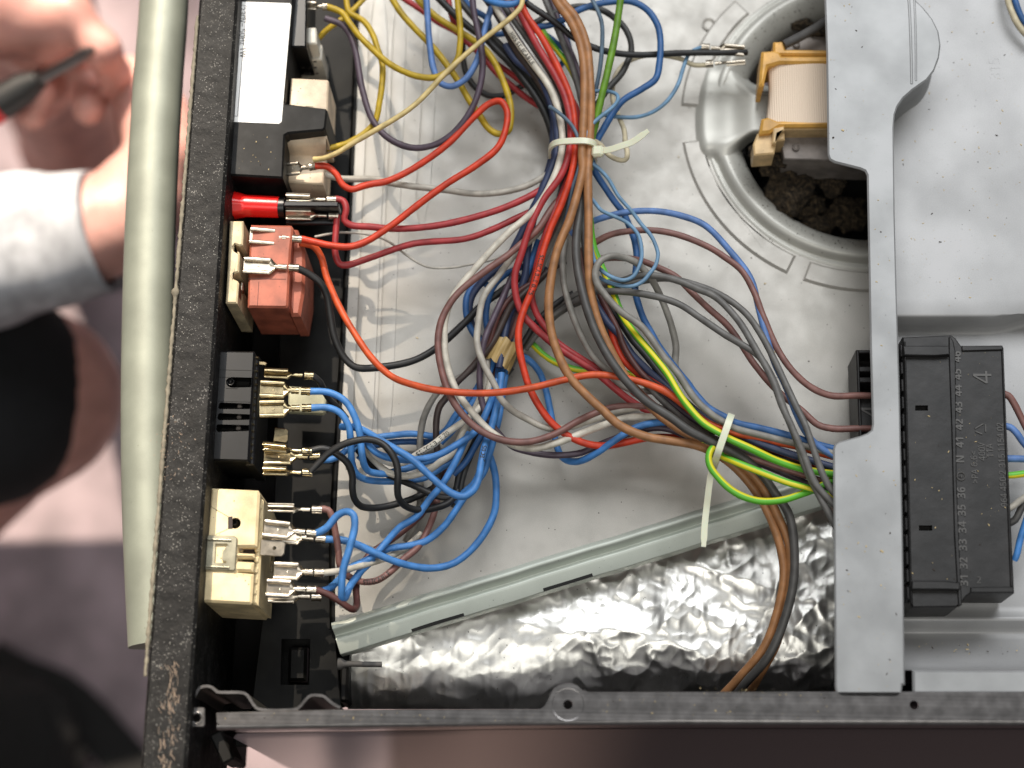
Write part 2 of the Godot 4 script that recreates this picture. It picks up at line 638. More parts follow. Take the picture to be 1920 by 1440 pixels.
# ---------------------------------------------------------------- sheet metal of the oven
func build_oven() -> void:
	var o := thing("oven_body", "open sheet steel oven body holding all the wiring, its lid removed", "oven", at(960, 720, -45))
	# floor sheet under the wires, with the round opening of the fan
	var s := Shape.new()
	var hole := PackedVector3Array()
	var fc := at(1618, 225, -45)
	for i in 64:
		hole.append(fc + Vector3(cos(TAU * i / 64), 0, sin(TAU * i / 64)) * 0.0655)
	s.plate(outline("682 -300 669 200 656 480 641 760 628 1000 628 1172 1000 1062 1300 966 1600 872 2330 650 2330 -300", -45), 0.0008, 0.0002, [hole])
	part("floor_sheet", s, M.galvanised, o)
	# shallow pressed ridges that run along the left of the floor sheet
	for r in [["712 -50 706 200 694 480 682 760 672 930", 0.0042, 0.06], ["752 -50 745 200 733 480 722 760 712 900", 0.003, 0.06], ["812 -50 803 200 789 430", 0.003, 0.06]]:
		var p := curve(outline(r[0], -45.0), 0.006)
		var rad := PackedFloat32Array()
		for i in p.size():
			rad.append(r[1] * minf(1.0, 0.2 + 6.0 * minf(i, p.size() - 1 - i) / p.size()))
		s = Shape.new()
		s.tube(p, rad, 16, true, 0.0, r[2])
		part("pressed_ridge", s, M.galvanised, o)
	# black channel behind the front panel: a shallow shelf beside a deep slot
	s = Shape.new()
	s.plate(outline("541 -300 680 -300 667 200 654 480 639 760 626 1000 627 1172 640 1330 470 1334 512 1000 523 700", -49), 0.001, 0.0003, [outline("528 1198 582 1198 580 1284 526 1284", -49)])
	part("channel_shelf", s, M.channel_black, o)
	s = Shape.new()
	s.plate(outline("400 -300 610 -300 560 1400 300 1400", -92), 0.001)
	part("channel_bottom", s, M.deep_black, o)
	s = Shape.new()
	var p2 := curve(outline("679 -300 666 200 653 480 638 760 625 1000 626 1180", -46.5), 0.006)
	s.tube(p2, filled(p2.size(), 0.0016), 10)
	part("channel_lip", s, M.channel_black, o)
	s = Shape.new()
	s.plate(outline("526 1196 584 1196 582 1286 524 1286", -58), 0.001)
	s.plate(outline("541 1213 576 1213 574 1277 539 1277", -51), 0.007, 0.0012)
	part("pressed_pad", s, M.channel_black, o)
	s = Shape.new()
	for q in [["541 -300", "523 700"], ["523 700", "512 1000"], ["512 1000", "470 1334"]]:
		var a := outline(q[0], -49.5)[0]
		var b := outline(q[1], -49.5)[0]
		s.quad(a, b, b + Vector3(0, -0.045, 0), a + Vector3(0, -0.045, 0), Vector3.LEFT)
	part("slot_wall", s, M.deep_black, o)
	# end wall of the channel and the dark gap beside the foil
	s = Shape.new()
	var q1 := outline("628 1150 664 1140 664 1320 632 1330", -70)
	s.plate(q1, 0.001)
	s.box(Transform3D(Basis(), at(652, 1240, -62)), Vector3(0.0035, 0.02, 0.034), 0.001)
	part("channel_end", s, M.deep_black, o)
	# slanting rail along the edge of the floor sheet
	var ra := at(622, 1170, -45)
	var rb := at(1640, 858, -45)
	var dir := (rb - ra).normalized()
	var side := Vector3(-dir.z, 0, dir.x)
	var prof := [Vector2(-0.0006, 0.0), Vector2(0.0006, 0.0022), Vector2(0.0016, 0.0032), Vector2(0.0028, 0.003), Vector2(0.0036, 0.0012), Vector2(0.0044, -0.0008), Vector2(0.0052, -0.0008), Vector2(0.0058, 0.0006), Vector2(0.0066, 0.001), Vector2(0.0074, 0.0004), Vector2(0.0118, -0.0012), Vector2(0.0122, -0.0022), Vector2(0.0122, -0.009)]
	s = Shape.new()
	var rows := []
	for k in 81:
		var f := k / 80.0
		var c := ra.lerp(rb, f)
		var row := PackedVector3Array()
		var wob := 0.00008 * sin(k * 0.33) + 0.00005 * sin(k * 0.8)
		for q in prof:
			row.append(c + side * (q.x + wob) + Vector3(0, q.y, 0))
		rows.append(row)
	s.grid(rows)
	part("edge_rail", s, M.rail_steel, o)
	# slots punched along the rail's lower edge
	s = Shape.new()
	for f in [[0.13, 0.225], [0.37, 0.46]]:
		var a: Vector3 = ra.lerp(rb, f[0]) + side * 0.0113 + Vector3(0, -0.00085, 0)
		var b: Vector3 = ra.lerp(rb, f[1]) + side * 0.0113 + Vector3(0, -0.00085, 0)
		var w := side * (0.0008 if f[0] > 0.1 and f[0] != 0.245 else 0.0003)
		s = Shape.new()
		s.quad(a - w, b - w, b + w, a + w, Vector3.UP)
		part("rail_slot", s, M.deep_black, o)
	# upper rim of the side wall, with its screw tab, and the polished wall below it
	s = Shape.new()
	s.plate(outline("405 1336 640 1330 1012 1329 1020 1324 1027 1312 1032 1300 1038 1290 1048 1283 1060 1280 1072 1280 1083 1285 1092 1293 1104 1297 1560 1296.5 2330 1297 2330 1353 1280 1351 640 1358 412 1361 406 1356", 0), 0.0012, 0.0002, [disc(1065, 1321, 0, 0.0017), disc(1714, 1322, 0, 0.0016)])
	part("side_rim", s, M.rim_steel, o)
	s = Shape.new()
	s.lathe(at(1065, 1321, 0), [Vector2(0.0058, 0.0001), Vector2(0.0045, -0.0003), Vector2(0.003, -0.0014), Vector2(0.0017, -0.0018), Vector2(0.0016, -0.004)], 32, 0.0, TAU, true)
	part("screw_dimple", s, M.rim_steel, o)
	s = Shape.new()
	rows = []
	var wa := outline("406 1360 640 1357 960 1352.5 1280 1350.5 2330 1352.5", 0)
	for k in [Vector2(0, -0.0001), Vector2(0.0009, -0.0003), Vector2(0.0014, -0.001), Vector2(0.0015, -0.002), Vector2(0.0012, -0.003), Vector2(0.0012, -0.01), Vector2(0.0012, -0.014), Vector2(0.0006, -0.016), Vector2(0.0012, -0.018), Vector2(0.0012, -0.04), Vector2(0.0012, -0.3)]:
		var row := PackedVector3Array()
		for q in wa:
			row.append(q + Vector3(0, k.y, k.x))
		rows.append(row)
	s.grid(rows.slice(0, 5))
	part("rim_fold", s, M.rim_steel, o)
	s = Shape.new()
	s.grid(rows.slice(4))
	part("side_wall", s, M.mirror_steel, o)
	s = Shape.new()
	s.box(Transform3D(Basis(), at(406, 1380, -60)), Vector3(0.004, 0.12, 0.016), 0.001)
	s.box(Transform3D(Basis(), at(366, 1420, -46)), Vector3(0.0075, 0.07, 0.02), 0.0012)
	s.box(Transform3D(Basis(Vector3.UP, 0.5), at(425, 1405, -30)), Vector3(0.005, 0.02, 0.012), 0.0008)
	part("corner_post", s, M.deep_black, o)
	# small screw bracket on the corner, and the wavy hinge sheet behind it
	s = Shape.new()
	s.plate(outline("341 1327 381 1326 384 1329 384 1359 381 1363 341 1363", 0.5), 0.0012, 0.0003, [disc(369, 1346, 0.5, 0.0015)])
	part("corner_bracket", s, M.rim_steel, o)
	s = Shape.new()
	s.lathe(at(369, 1346, 0.5), [Vector2(0.0023, 0.0001), Vector2(0.0022, 0.0004), Vector2(0.0018, 0.0004), Vector2(0.0015, -0.0002)], 24, 0.0, TAU, true)
	part("bracket_eyelet", s, M.rim_steel, o)
	var wv := curve(outline("341 1328 349 1317 361 1312 367 1302 374 1290 386 1286.5 398 1289 407 1297 420 1298 455 1299 463 1303 476 1322 484 1329 552 1330 560 1327 575 1310 583 1304 605 1305 613 1310 622 1318 638 1327", -1), 0.002)
	s = Shape.new()
	rows = [PackedVector3Array(), PackedVector3Array(), PackedVector3Array(), PackedVector3Array()]
	for k in wv.size():
		var d := (wv[mini(k + 1, wv.size() - 1)] - wv[maxi(k - 1, 0)]).normalized()
		var nn := Vector3(d.z, 0, -d.x) * 0.0005
		rows[0].append(wv[k] - nn + Vector3(0, -0.05, 0))
		rows[1].append(wv[k] - nn)
		rows[2].append(wv[k] + nn)
		rows[3].append(wv[k] + nn + Vector3(0, -0.05, 0))
	s.grid([rows[0], rows[1]])
	s.grid([rows[2], rows[3]])
	part("hinge_sheet", s, M.dark_steel, o)
	s = Shape.new()
	s.grid([rows[1], rows[2]])
	part("hinge_edge", s, M.rim_steel, o)
	# divider with its wide flat flange on top
	s = Shape.new()
	var fl := "1536 -300 1550 100 1552.5 290 1556 299 1565 304 1613 316 1622 320 1626 328 1629 480 1632 650 1636 795 1634 806 1626 812 1613 817 1572 828 1565 833 1562.5 842 1564 1000 1566 1288 1568 1299 1573 1305 1582 1308 1678 1309 1687 1306 1691 1299 1692 1284 1697 1284 1693 1000 1687 720 1682 560 1678 400 1676 240 1678 215 1683 200 1694 184 1712 168 1738 150 1752 132 1761 108 1764 84 1760 58 1748 34 1728 10 1700 -14 1676 -60 1668 -300"
	s.plate(outline(fl, 0), 0.0012, 0.0006)
	part("divider_flange", s, M.flange_steel, o)
	s = Shape.new()
	s.tube(curve(outline("1701 -30 1705 20 1708 100 1709 158", -0.35), 0.004), filled(curve(outline("1701 -30 1705 20 1708 100 1709 158", -0.35), 0.004).size(), 0.0007), 8, true)
	s.tube(curve(outline("1712 -30 1715 20 1717 100 1717 152", -0.35), 0.004), filled(curve(outline("1712 -30 1715 20 1717 100 1717 152", -0.35), 0.004).size(), 0.0006), 8, true)
	part("flange_crease", s, M.flange_steel, o)
	# the divider's upright wall below the right edge of the flange
	s = Shape.new()
	var wl := curve(outline("1690 1284 1691.5 1000 1685.5 720 1680.5 560 1676.5 400 1674.5 240 1676.5 214 1681.5 199 1693 183 1711 167 1737 149 1750.5 131 1759.5 107 1762.5 84 1758.5 59 1746.5 35 1727 11 1699 -13", -0.9), 0.002)
	rows = []
	for k in [[0.0, 0.0], [-0.0006, 0.0012], [-0.0009, 0.003], [-0.001, 0.016], [-0.0002, 0.0195], [0.0008, 0.021]]:
		var row := PackedVector3Array()
		for i in wl.size():
			var d := (wl[mini(i + 1, wl.size() - 1)] - wl[maxi(i - 1, 0)]).normalized()
			row.append(wl[i] + Vector3(-d.z, 0, d.x) * k[0] - Vector3(0, k[1], 0))
		rows.append(row)
	s.grid(rows)
	part("divider_wall", s, M.flange_steel, o)
	# rear cover sheet: high part, sloped step, lower pan with a ridge and the raised strip at the edge
	s = Shape.new()
	rows = []
	var hs := [[-300, -22.0], [560, -22.0], [588, -22.2], [596, -23.0], [602, -26.0], [612, -31.0], [622, -33.0], [630, -33.2], [640, -33.0], [900, -33.0], [1136, -33.0], [1148, -32.4], [1156, -31.0], [1161, -30.6], [1166, -31.2], [1176, -34.4], [1184, -36.0], [1190, -36.2], [1200, -35.0], [1236, -27.0], [1247, -23.5], [1252, -20.0], [1255, -12.0], [1256.5, -2.2]]
	for k in hs:
		var row := PackedVector3Array()
		for j in 25:
			var u := lerpf(1655, 2330, j / 24.0)
			var bend := 0.0
			if k[0] > 590 and k[0] < 640:
				bend = -30.0 * smoothstep(1850.0, 1990.0, u)
			row.append(at(u, k[0] + bend, k[1]))
		rows.append(row)
	s.grid(rows, false, true)
	part("rear_cover", s, M.plate_steel, o)
	s = Shape.new()
	s.plate(outline("1711 1256 2330 1257.5 2330 1334 1724 1311 1716 1307 1712 1300", -1), 0.0012, 0.0008, [])
	part("edge_strip", s, M.flange_steel, o)
	s = Shape.new()
	s.plate(outline("1560 1280 2010 1280 2010 1296 1560 1296", -40), 0.001)
	part("inner_ledge", s, M.deep_black, o)
	letters("315", o, "stamped_number", M.plate_steel, 1866, 128, -22.1, 4.4, -PI / 2, 0.35)
	# crumpled foil round the heat insulation
	s = Shape.new()
	var fn := noise(8, 1.0, FastNoiseLite.TYPE_SIMPLEX, 4)
	fn.fractal_type = FastNoiseLite.FRACTAL_RIDGED
	var fb := noise(9, 1.0, FastNoiseLite.TYPE_SIMPLEX_SMOOTH, 2)
	var fcell := noise(10, 1.0, FastNoiseLite.TYPE_CELLULAR, 2)
	rows = []
	var nx := 330
	var ny := 150
	for i in ny + 1:
		var row := PackedVector3Array()
		for j in nx + 1:
			var u := lerpf(652, 1720, float(j) / nx)
			var top := 1190.0 - (u - 652) * 0.306
			var v := lerpf(top - 30, 1330, float(i) / ny)
			var x := (u - 960) * 0.22
			var z := v * 0.22
			var fold := smoothstep(980.0, 1180.0, u)
			var crest := 1195.0 - 30.0 * fold
			var h := -58.0
			if v > crest:
				h -= 26.0 * (1.0 - sqrt(maxf(0.0, 1.0 - pow((v - crest) / 165.0, 2.0))))
			else:
				h -= 3.0 * pow((crest - v) / 200.0, 2.0)
			h += 0.7 * fb.get_noise_2d(x * 0.035, z * 0.05)
			h += (0.7 + 1.3 * fold) * fn.get_noise_2d(x * 0.013, z * 0.012)
			h += (0.16 + 0.14 * fold) * fcell.get_noise_2d(x * 0.05 + 9.0, z * 0.045)
			h += 0.10 * fb.get_noise_2d(x * 0.3, z * 0.03 + 40.0)
			row.append(at(u, v, h))
		rows.append(row)
	s.grid(rows)
	single("foil_insulation", s, M.foil, at(1100, 1250, -75), "crumpled aluminium foil blanket filling the corner below the slanting rail", "insulation")
	# a grey plastic pin that reaches in from the channel
	s = Shape.new()
	s.tube(outline("634 1245 640 1245 648 1245 660 1245 716 1246", -40), PackedFloat32Array([0.0024, 0.0022, 0.0013, 0.0011, 0.0011]), 12)
	single("plastic_pin", s, M.sleeve_grey, at(634, 1245, -40), "small grey plastic pin reaching over the left end of the foil", "pin")

func filled(c: int, r: float) -> PackedFloat32Array:
	var a := PackedFloat32Array()
	a.resize(c)
	a.fill(r)
	return a

# raised lettering lying on a surface; turn is the reading direction, counted from the right, clockwise seen from above
func letters(text: String, under: Node3D, called: String, m: Material, u: float, v: float, h: float, mm: float, turn: float, depth_mm := 0.3, bold := false) -> void:
	var t := TextMesh.new()
	var f := SystemFont.new()
	f.font_names = PackedStringArray(["Droid Sans"])
	if bold:
		f.font_weight = 700
	t.font = f
	t.text = text
	t.font_size = 32
	t.pixel_size = mm * 0.001 / 32.0 * 1.38
	t.depth = depth_mm * 0.001
	t.curve_step = 2.0
	var o := MeshInstance3D.new()
	o.name = called
	o.mesh = t
	o.material_override = m
	under.add_child(o, true)
	var b := Basis(Vector3.UP, -turn) * Basis(Vector3.RIGHT, -PI / 2)
	o.transform = Transform3D(b, at(u, v, h) - under.global_position)

# ---------------------------------------------------------------- fan
func build_fan() -> void:
	var c := at(1618, 225, -45)
	var f := thing("fan_unit", "round cooling fan with pressed ring and yellow coil, half hidden by the flange", "fan", c)
	var mm := func(a: Array) -> Array:
		var r := []
		for q in a:
			r.append(Vector2(q[0], q[1]) * 0.001)
		return r
	var s := Shape.new()
	s.lathe(c, mm.call([[66.4, -0.5], [65.6, 0.4], [64.4, 0.5], [63.8, -0.2], [63.2, 0.4], [62.3, 2.4], [61.0, 3.6], [59.4, 3.7], [57.4, 2.7], [54.8, 0.3], [52.8, -2.0], [51.4, -4.4], [50.8, -7.0], [50.8, -40]]), 120, 0.0, TAU, true)
	part("pressed_ring", s, M.ring_paint, f)
	# flat plateau round the ring, in two pieces with a notch between them
	for q in [[2.02, 3.0], [3.22, 3.95], [0.6, 1.93]]:
		s = Shape.new()
		var pts := PackedVector3Array()
		for i in 33:
			var a := lerpf(q[0], q[1], i / 32.0)
			pts.append(c + Vector3(cos(a) * 0.0755, 0.0011, sin(a) * 0.0755))
		for i in 33:
			var a := lerpf(q[1], q[0], i / 32.0)
			pts.append(c + Vector3(cos(a) * 0.0668, 0.0011, sin(a) * 0.0668))
		s.plate(pts, 0.0011, 0.0009)
		part("ring_plateau", s, M.galvanised, f)
	s = Shape.new()
	s.lathe(at(1329, 45, -44.2), mm.call([[2.9, 0.0], [2.2, -0.2], [1.5, -1.0], [0.01, -1.2]]), 20, 0.0, TAU, true)
	part("ring_dimple", s, M.galvanised, f)
	s = Shape.new()
	s.lathe(c, mm.call([[49.4, -40], [0.1, -40]]), 40, 0.0, TAU, true)
	part("well_bottom", s, M.deep_black, f)
	# fan blades deep in the well
	for i in 14:
		s = Shape.new()
		var a := TAU * i / 14.0
		s.box(Transform3D(Basis(Vector3.UP, -a) * Basis(Vector3.RIGHT, 0.7), c + Vector3(cos(a) * 0.037, -0.03, sin(a) * 0.037)), Vector3(0.018, 0.001, 0.012), 0.0003)
		part("blade", s, M.deep_black, f)
	# broad arm of the motor carrier: a swept sheet from the ring to under the coil
	s = Shape.new()
	var rows := []
	for i in 25:
		var a := i / 24.0
		var row := PackedVector3Array()
		for j in 29:
			var b := j / 28.0
			var half := lerpf(1.0, 0.52, smoothstep(0.35, 0.8, b))
			var v := 205.0 + (a - 0.5) * 200.0 * half + 8.0 * b
			var left := 1618.0 - sqrt(pow(319.0, 2.0) - pow(v - 225.0, 2.0))
			var u := lerpf(left, 1448, b)
			var rr := (at(u, v, -42) - c).length() * 1000.0
			var edge := -45.0 + 3.4 * smoothstep(65.0, 61.5, rr) - 8.0 * smoothstep(60.0, 51.5, rr) - 0.5
			var flat := -41.6 + 1.6 * smoothstep(0.2, 0.5, b) + 3.2 * smoothstep(0.45, 0.8, b)
			flat -= 1.2 * smoothstep(0.30, 0.22, a) * smoothstep(0.7, 0.5, b)
			flat += 1.1 * exp(-pow((a - 0.80) / 0.05, 2.0) - pow((b - 0.35) / 0.2, 2.0))
			var mixed := smoothstep(0.0, 0.16, a) * smoothstep(1.0, 0.84, a) * smoothstep(0.0, 0.14, b)
			var h := lerpf(edge, flat, mixed)
			row.append(at(u, v, h))
		rows.append(row)
	s.grid(rows)
	part("carrier_arm", s, M.ring_paint, f)
	# motor coil on its yellow bobbin
	s = Shape.new()
	rows = []
	for i in 25:
		var a := i / 24.0
		var row := PackedVector3Array()
		var waist := 7.0 * sin(PI * a)
		for j in 21:
			var b := PI * j / 20.0
			var u := lerpf(1434.0 + waist, 1640.0, 0.5 - 0.5 * cos(b) * 1.0)
			row.append(at(u, lerpf(112, 232, a), -27.0 + 9.0 * pow(sin(b), 0.35) - 1.2 * sin(PI * a)))
		rows.append(row)
	s.grid(rows)
	part("coil_winding", s, M.winding, f)
	s = Shape.new()
	s.plate(outline("1428 96 1452 94 1462 97 1466 104 1640 104 1640 120 1462 118 1440 124 1432 160 1423 160", -17.5), 0.016, 0.001)
	s.plate(outline("1450 78 1470 77 1473 92 1640 94 1640 104 1450 102", -19), 0.01, 0.0008)
	s.plate(outline("1428 222 1440 219 1458 226 1640 225 1640 236 1462 237 1444 248 1424 250", -18), 0.014, 0.001)
	part("bobbin", s, M.yellow_plastic, f)
	s = Shape.new()
	s.plate(outline("1423 150 1433 150 1433 160 1424 160", -20), 0.006, 0.0004)
	part("bobbin_tab", s, M.yellow_plastic, f)
	s = Shape.new()
	s.plate(outline("1420 250 1444 249 1446 240 1470 236 1472 262 1456 264 1452 288 1414 291 1412 270", -21), 0.012, 0.0006)
	s.plate(outline("1450 240 1470 236 1471 244 1458 250 1455 268 1448 268", -18), 0.004, 0.0005)
	s.plate(outline("1462 237 1640 236 1640 242 1462 243", -20), 0.012, 0.0006)
	part("bobbin_skirt", s, M.pale_plastic, f)
	s = Shape.new()
	s.plate(outline("1472 72 1500 64 1640 60 1640 100 1474 98", -26), 0.02, 0.0004)
	part("lamination_stack", s, M.lamination, f)
	s = Shape.new()
	s.plate(outline("1460 243 1640 242 1640 302 1470 298", -28), 0.02, 0.0004)
	part("lamination_stack", s, M.lamination, f)
	for q in [[1493, 84, -25.8], [1492, 277, -27.8]]:
		s = Shape.new()
		s.lathe(at(q[0], q[1], q[2]), mm.call([[1.5, 0.0], [1.5, 0.8], [1.1, 1.0], [0.9, 0.2], [0.01, 0.2]]), 18, 0.0, TAU, true)
		part("rivet", s, M.lamination, f)
	s = Shape.new()
	var p := curve(outline("1470 84 1490 74 1520 58 1552 38 1600 10", -19), 0.004)
	s.tube(p, filled(p.size(), 0.0019), 12)
	part("sleeved_lead", s, M.sleeve_grey, f)
	s = Shape.new()
	s.plate(outline("1470 300 1640 304 1640 318 1480 312", -40), 0.01, 0.0006)
	part("motor_foot", s, M.deep_black, f)
	# lint caught in the fan
	s = Shape.new()
	var ln := noise(15, 260.0)
	for q in [[1455, 315, -44, 7, 5], [1478, 350, -48, 9, 12], [1460, 300, -34, 4, 3], [1419, 285, -32, 3.4, 3.2], [1545, 330, -52, 7, 4], [1508, 385, -58, 8, 6], [1540, 62, -25, 6, 1.6], [1590, 58, -25, 6, 1.6], [1428, 262, -33, 2.6, 2.4], [1562, 345, -50, 5, 5], [1440, 296, -47, 3.6, 4.5], [1462, 372, -50, 4, 6], [1530, 425, -58, 7, 5], [1590, 400, -60, 9, 7], [1446, 120, -47, 2.5, 5], [1500, 45, -48, 5, 3]]:
		var cc := at(q[0], q[1], q[2])
		rows = []
		for i in 13:
			var row := PackedVector3Array()
			for j in 19:
				var d := Vector3(sin(PI * i / 12.0) * cos(TAU * j / 18.0), cos(PI * i / 12.0), sin(PI * i / 12.0) * sin(TAU * j / 18.0))
				var k := 1.0 + 0.7 * ln.get_noise_3dv(cc + d * 0.006)
				row.append(cc + d * Vector3(q[3], q[4] * 0.6, q[4]) * 0.001 * k)
			rows.append(row)
		s.grid(rows, true)
	var rp := [[50.8, -7.0], [52.0, -3.2], [54.8, 0.3], [57.4, 2.7], [59.4, 3.7], [62.3, 2.4], [64.4, 0.5], [70.0, 0.0]]
	for i in 900:
		var a := rng.randf_range(1.5, 4.4)
		var r := 51.0 + 10.0 * pow(rng.randf(), 2.2) + (rng.randf() * 10.0 if i % 6 == 0 else 0.0)
		var hh := 0.0
		for k in rp.size() - 1:
			if r >= rp[k][0] and r < rp[k + 1][0]:
				hh = lerpf(rp[k][1], rp[k + 1][1], (r - rp[k][0]) / (rp[k + 1][0] - rp[k][0]))
		var z := rng.randf_range(0.00008, 0.0003) * (2.0 if i % 15 == 0 else 1.0)
		s.box(Transform3D(Basis.from_euler(Vector3(rng.randf(), rng.randf() * 6.0, rng.randf())), c + Vector3(cos(a) * r, hh, sin(a) * r) * 0.001), Vector3(z, z * 0.7, z * 1.8), z * 0.2)
	var l := part("lint", s, M.lint, f)
	l.set_meta("kind", "stuff")

# ---------------------------------------------------------------- terminal block
func build_terminal_block() -> void:
	var b := thing("terminal_block", "long black plug block with raised terminal numbers 31 to 46", "terminal block", at(1795, 885, -32))
	var s := Shape.new()
	s.plate(outline("1692 632 1784 628 1792 634 1802 648 1879 647 1882 652 1886 760 1893 920 1902 1112 1821 1112 1812 1118 1800 1134 1793 1138 1711 1139 1709 1132 1700 900", -9), 0.022, 0.0005, [outline("1716 760 1740 760 1740 770 1716 770", -9), outline("1723 985 1748 985 1748 995 1723 995", -9)])
	part("housing", s, M.block_black, b)
	s = Shape.new()
	s.plate(outline("1716 759 1741 759 1741 771 1716 771", -11.5), 0.002)
	part("slot_floor", s, M.deep_black, b)
	s = Shape.new()
	s.plate(outline("1722 984 1749 984 1749 996 1722 996", -11.5), 0.002)
	part("slot_floor", s, M.deep_black, b)
	s = Shape.new()
	s.plate(outline("1693 648 1780 648 1781 665 1753 667 1695 666", -6.5), 0.0025, 0.0004)
	part("latch_bar", s, M.block_black, b)
	s = Shape.new()
	s.plate(outline("1710 1089 1770 1089 1800 1092 1800 1106 1770 1105 1709 1105", -6.5), 0.0025, 0.0004)
	part("latch_bar", s, M.block_black, b)
	s = Shape.new()
	s.plate(outline("1782 630 1788 640 1792 660 1794 900 1804 1134 1797 1138 1789 1000 1784 800 1779 660 1779 632", -8.4), 0.001, 0.0004)
	s.plate(outline("1803 648 1880 648 1880 656 1804 658", -8.2), 0.001, 0.0003)
	s.plate(outline("1820 1101 1900 1100 1901 1111 1820 1111", -8.2), 0.001, 0.0003)
	s.plate(outline("1878 656 1882 656 1899 1100 1895 1100", -8.2), 0.001, 0.0003)
	s.plate(outline("1695 640 1698.5 640 1711 1132 1707.5 1132", -7.6), 0.002, 0.0003)
	part("rib", s, M.block_black, b)
	# comb of small teeth beside the divider
	for i in 15:
		s = Shape.new()
		var v := 650.0 + i * 32.3
		var u := 1691.0 + (v - 650.0) * 0.027
		s.box(Transform3D(Basis(), at(u, v + 13, -14)), Vector3(0.0026, 0.008, 0.0049), 0.0003)
		part("tooth", s, M.block_black, b)
	# the far end of the block, on the other side of the divider
	s = Shape.new()
	s.plate(outline("1607 658 1680 658 1680 830 1612 830", -28), 0.012, 0.0004)
	part("end_floor", s, M.block_black, b)
	s = Shape.new()
	s.plate(outline("1605 656 1611 656 1617 826 1611 828", -17), 0.022, 0.0004)
	s.plate(outline("1610 656 1680 656 1680 662 1610 662", -17), 0.022, 0.0003)
	s.plate(outline("1610 687 1680 687 1680 697 1611 697", -17), 0.012, 0.0003)
	s.plate(outline("1610 707 1680 707 1680 717 1612 717", -17), 0.012, 0.0003)
	s.plate(outline("1611 735 1680 735 1680 832 1615 832", -19), 0.012, 0.0003)
	part("end_frame", s, M.block_black, b)
	letters("4", b, "raised_mark", M.raised_black, 1634, 772, -19.0, 7.0, -PI / 2, 0.5)
	var rr := 0
	for q in [["46", 669], ["45", 702], ["44", 733], ["43", 764], ["42", 796], ["41", 829], ["N", 861], ["36", 924], ["35", 957], ["34", 989], ["33", 1022], ["32", 1056], ["31", 1088]]:
		letters(q[0], b, "raised_number", M.raised_black, 1794.0 + (q[1] - 669.0) * 0.032, q[1], -8.9, 3.0, -PI / 2, 0.5, true)
		rr += 1
	s = Shape.new()
	var c := at(1802, 893, -8.7)
	s.lathe(c, [Vector2(0.0017, -0.0004), Vector2(0.0017, 0), Vector2(0.0015, 0.0003), Vector2(0.0013, 0), Vector2(0.0013, -0.0004)], 24, 0.0, TAU, true)
	s.box(Transform3D(Basis(), c + Vector3(-0.0004, 0, 0)), Vector3(0.0009, 0.0004, 0.00025), 0.00005)
	s.box(Transform3D(Basis(), c + Vector3(0.0001, 0, 0)), Vector3(0.00025, 0.0004, 0.0013), 0.00005)
	s.box(Transform3D(Basis(), c + Vector3(0.0006, 0, 0)), Vector3(0.0002, 0.0004, 0.0007), 0.00005)
	part("earth_mark", s, M.raised_black, b)
	letters(">PA 6.6<", b, "raised_text", M.raised_black, 1827, 876, -8.9, 2.0, -PI / 2, 0.4)
	letters("400V", b, "raised_text", M.raised_black, 1841, 847, -8.9, 1.7, -PI / 2, 0.4)
	letters("11A", b, "raised_text", M.raised_black, 1856, 845, -8.9, 1.7, -PI / 2, 0.4)
	s = Shape.new()
	s.box(Transform3D(Basis(), at(1849, 847, -8.8)), Vector3(0.0002, 0.0004, 0.005), 0.00005)
	for q in [[1826, 805, 1846, 793], [1848, 794, 1848, 812], [1844, 815, 1827, 808]]:
		var a := at(q[0], q[1], -8.8)
		var e := at(q[2], q[3], -8.8)
		s.box(frame((a + e) * 0.5, e - a), Vector3((e - a).length() * 0.8, 0.0004, 0.0005), 0.0001)
	part("recycling_mark", s, M.raised_black, b)
	letters("964 450-2 315 1154 02", b, "raised_text", M.raised_black, 1879, 871, -8.9, 2.15, -PI / 2, 0.4)
	letters("4", b, "raised_mark", M.raised_black, 1843, 708, -8.9, 6.6, -PI / 2, 0.5)
	letters("2", b, "raised_mark", M.raised_black, 1836, 1088, -8.9, 2.0, 0.0, 0.4)

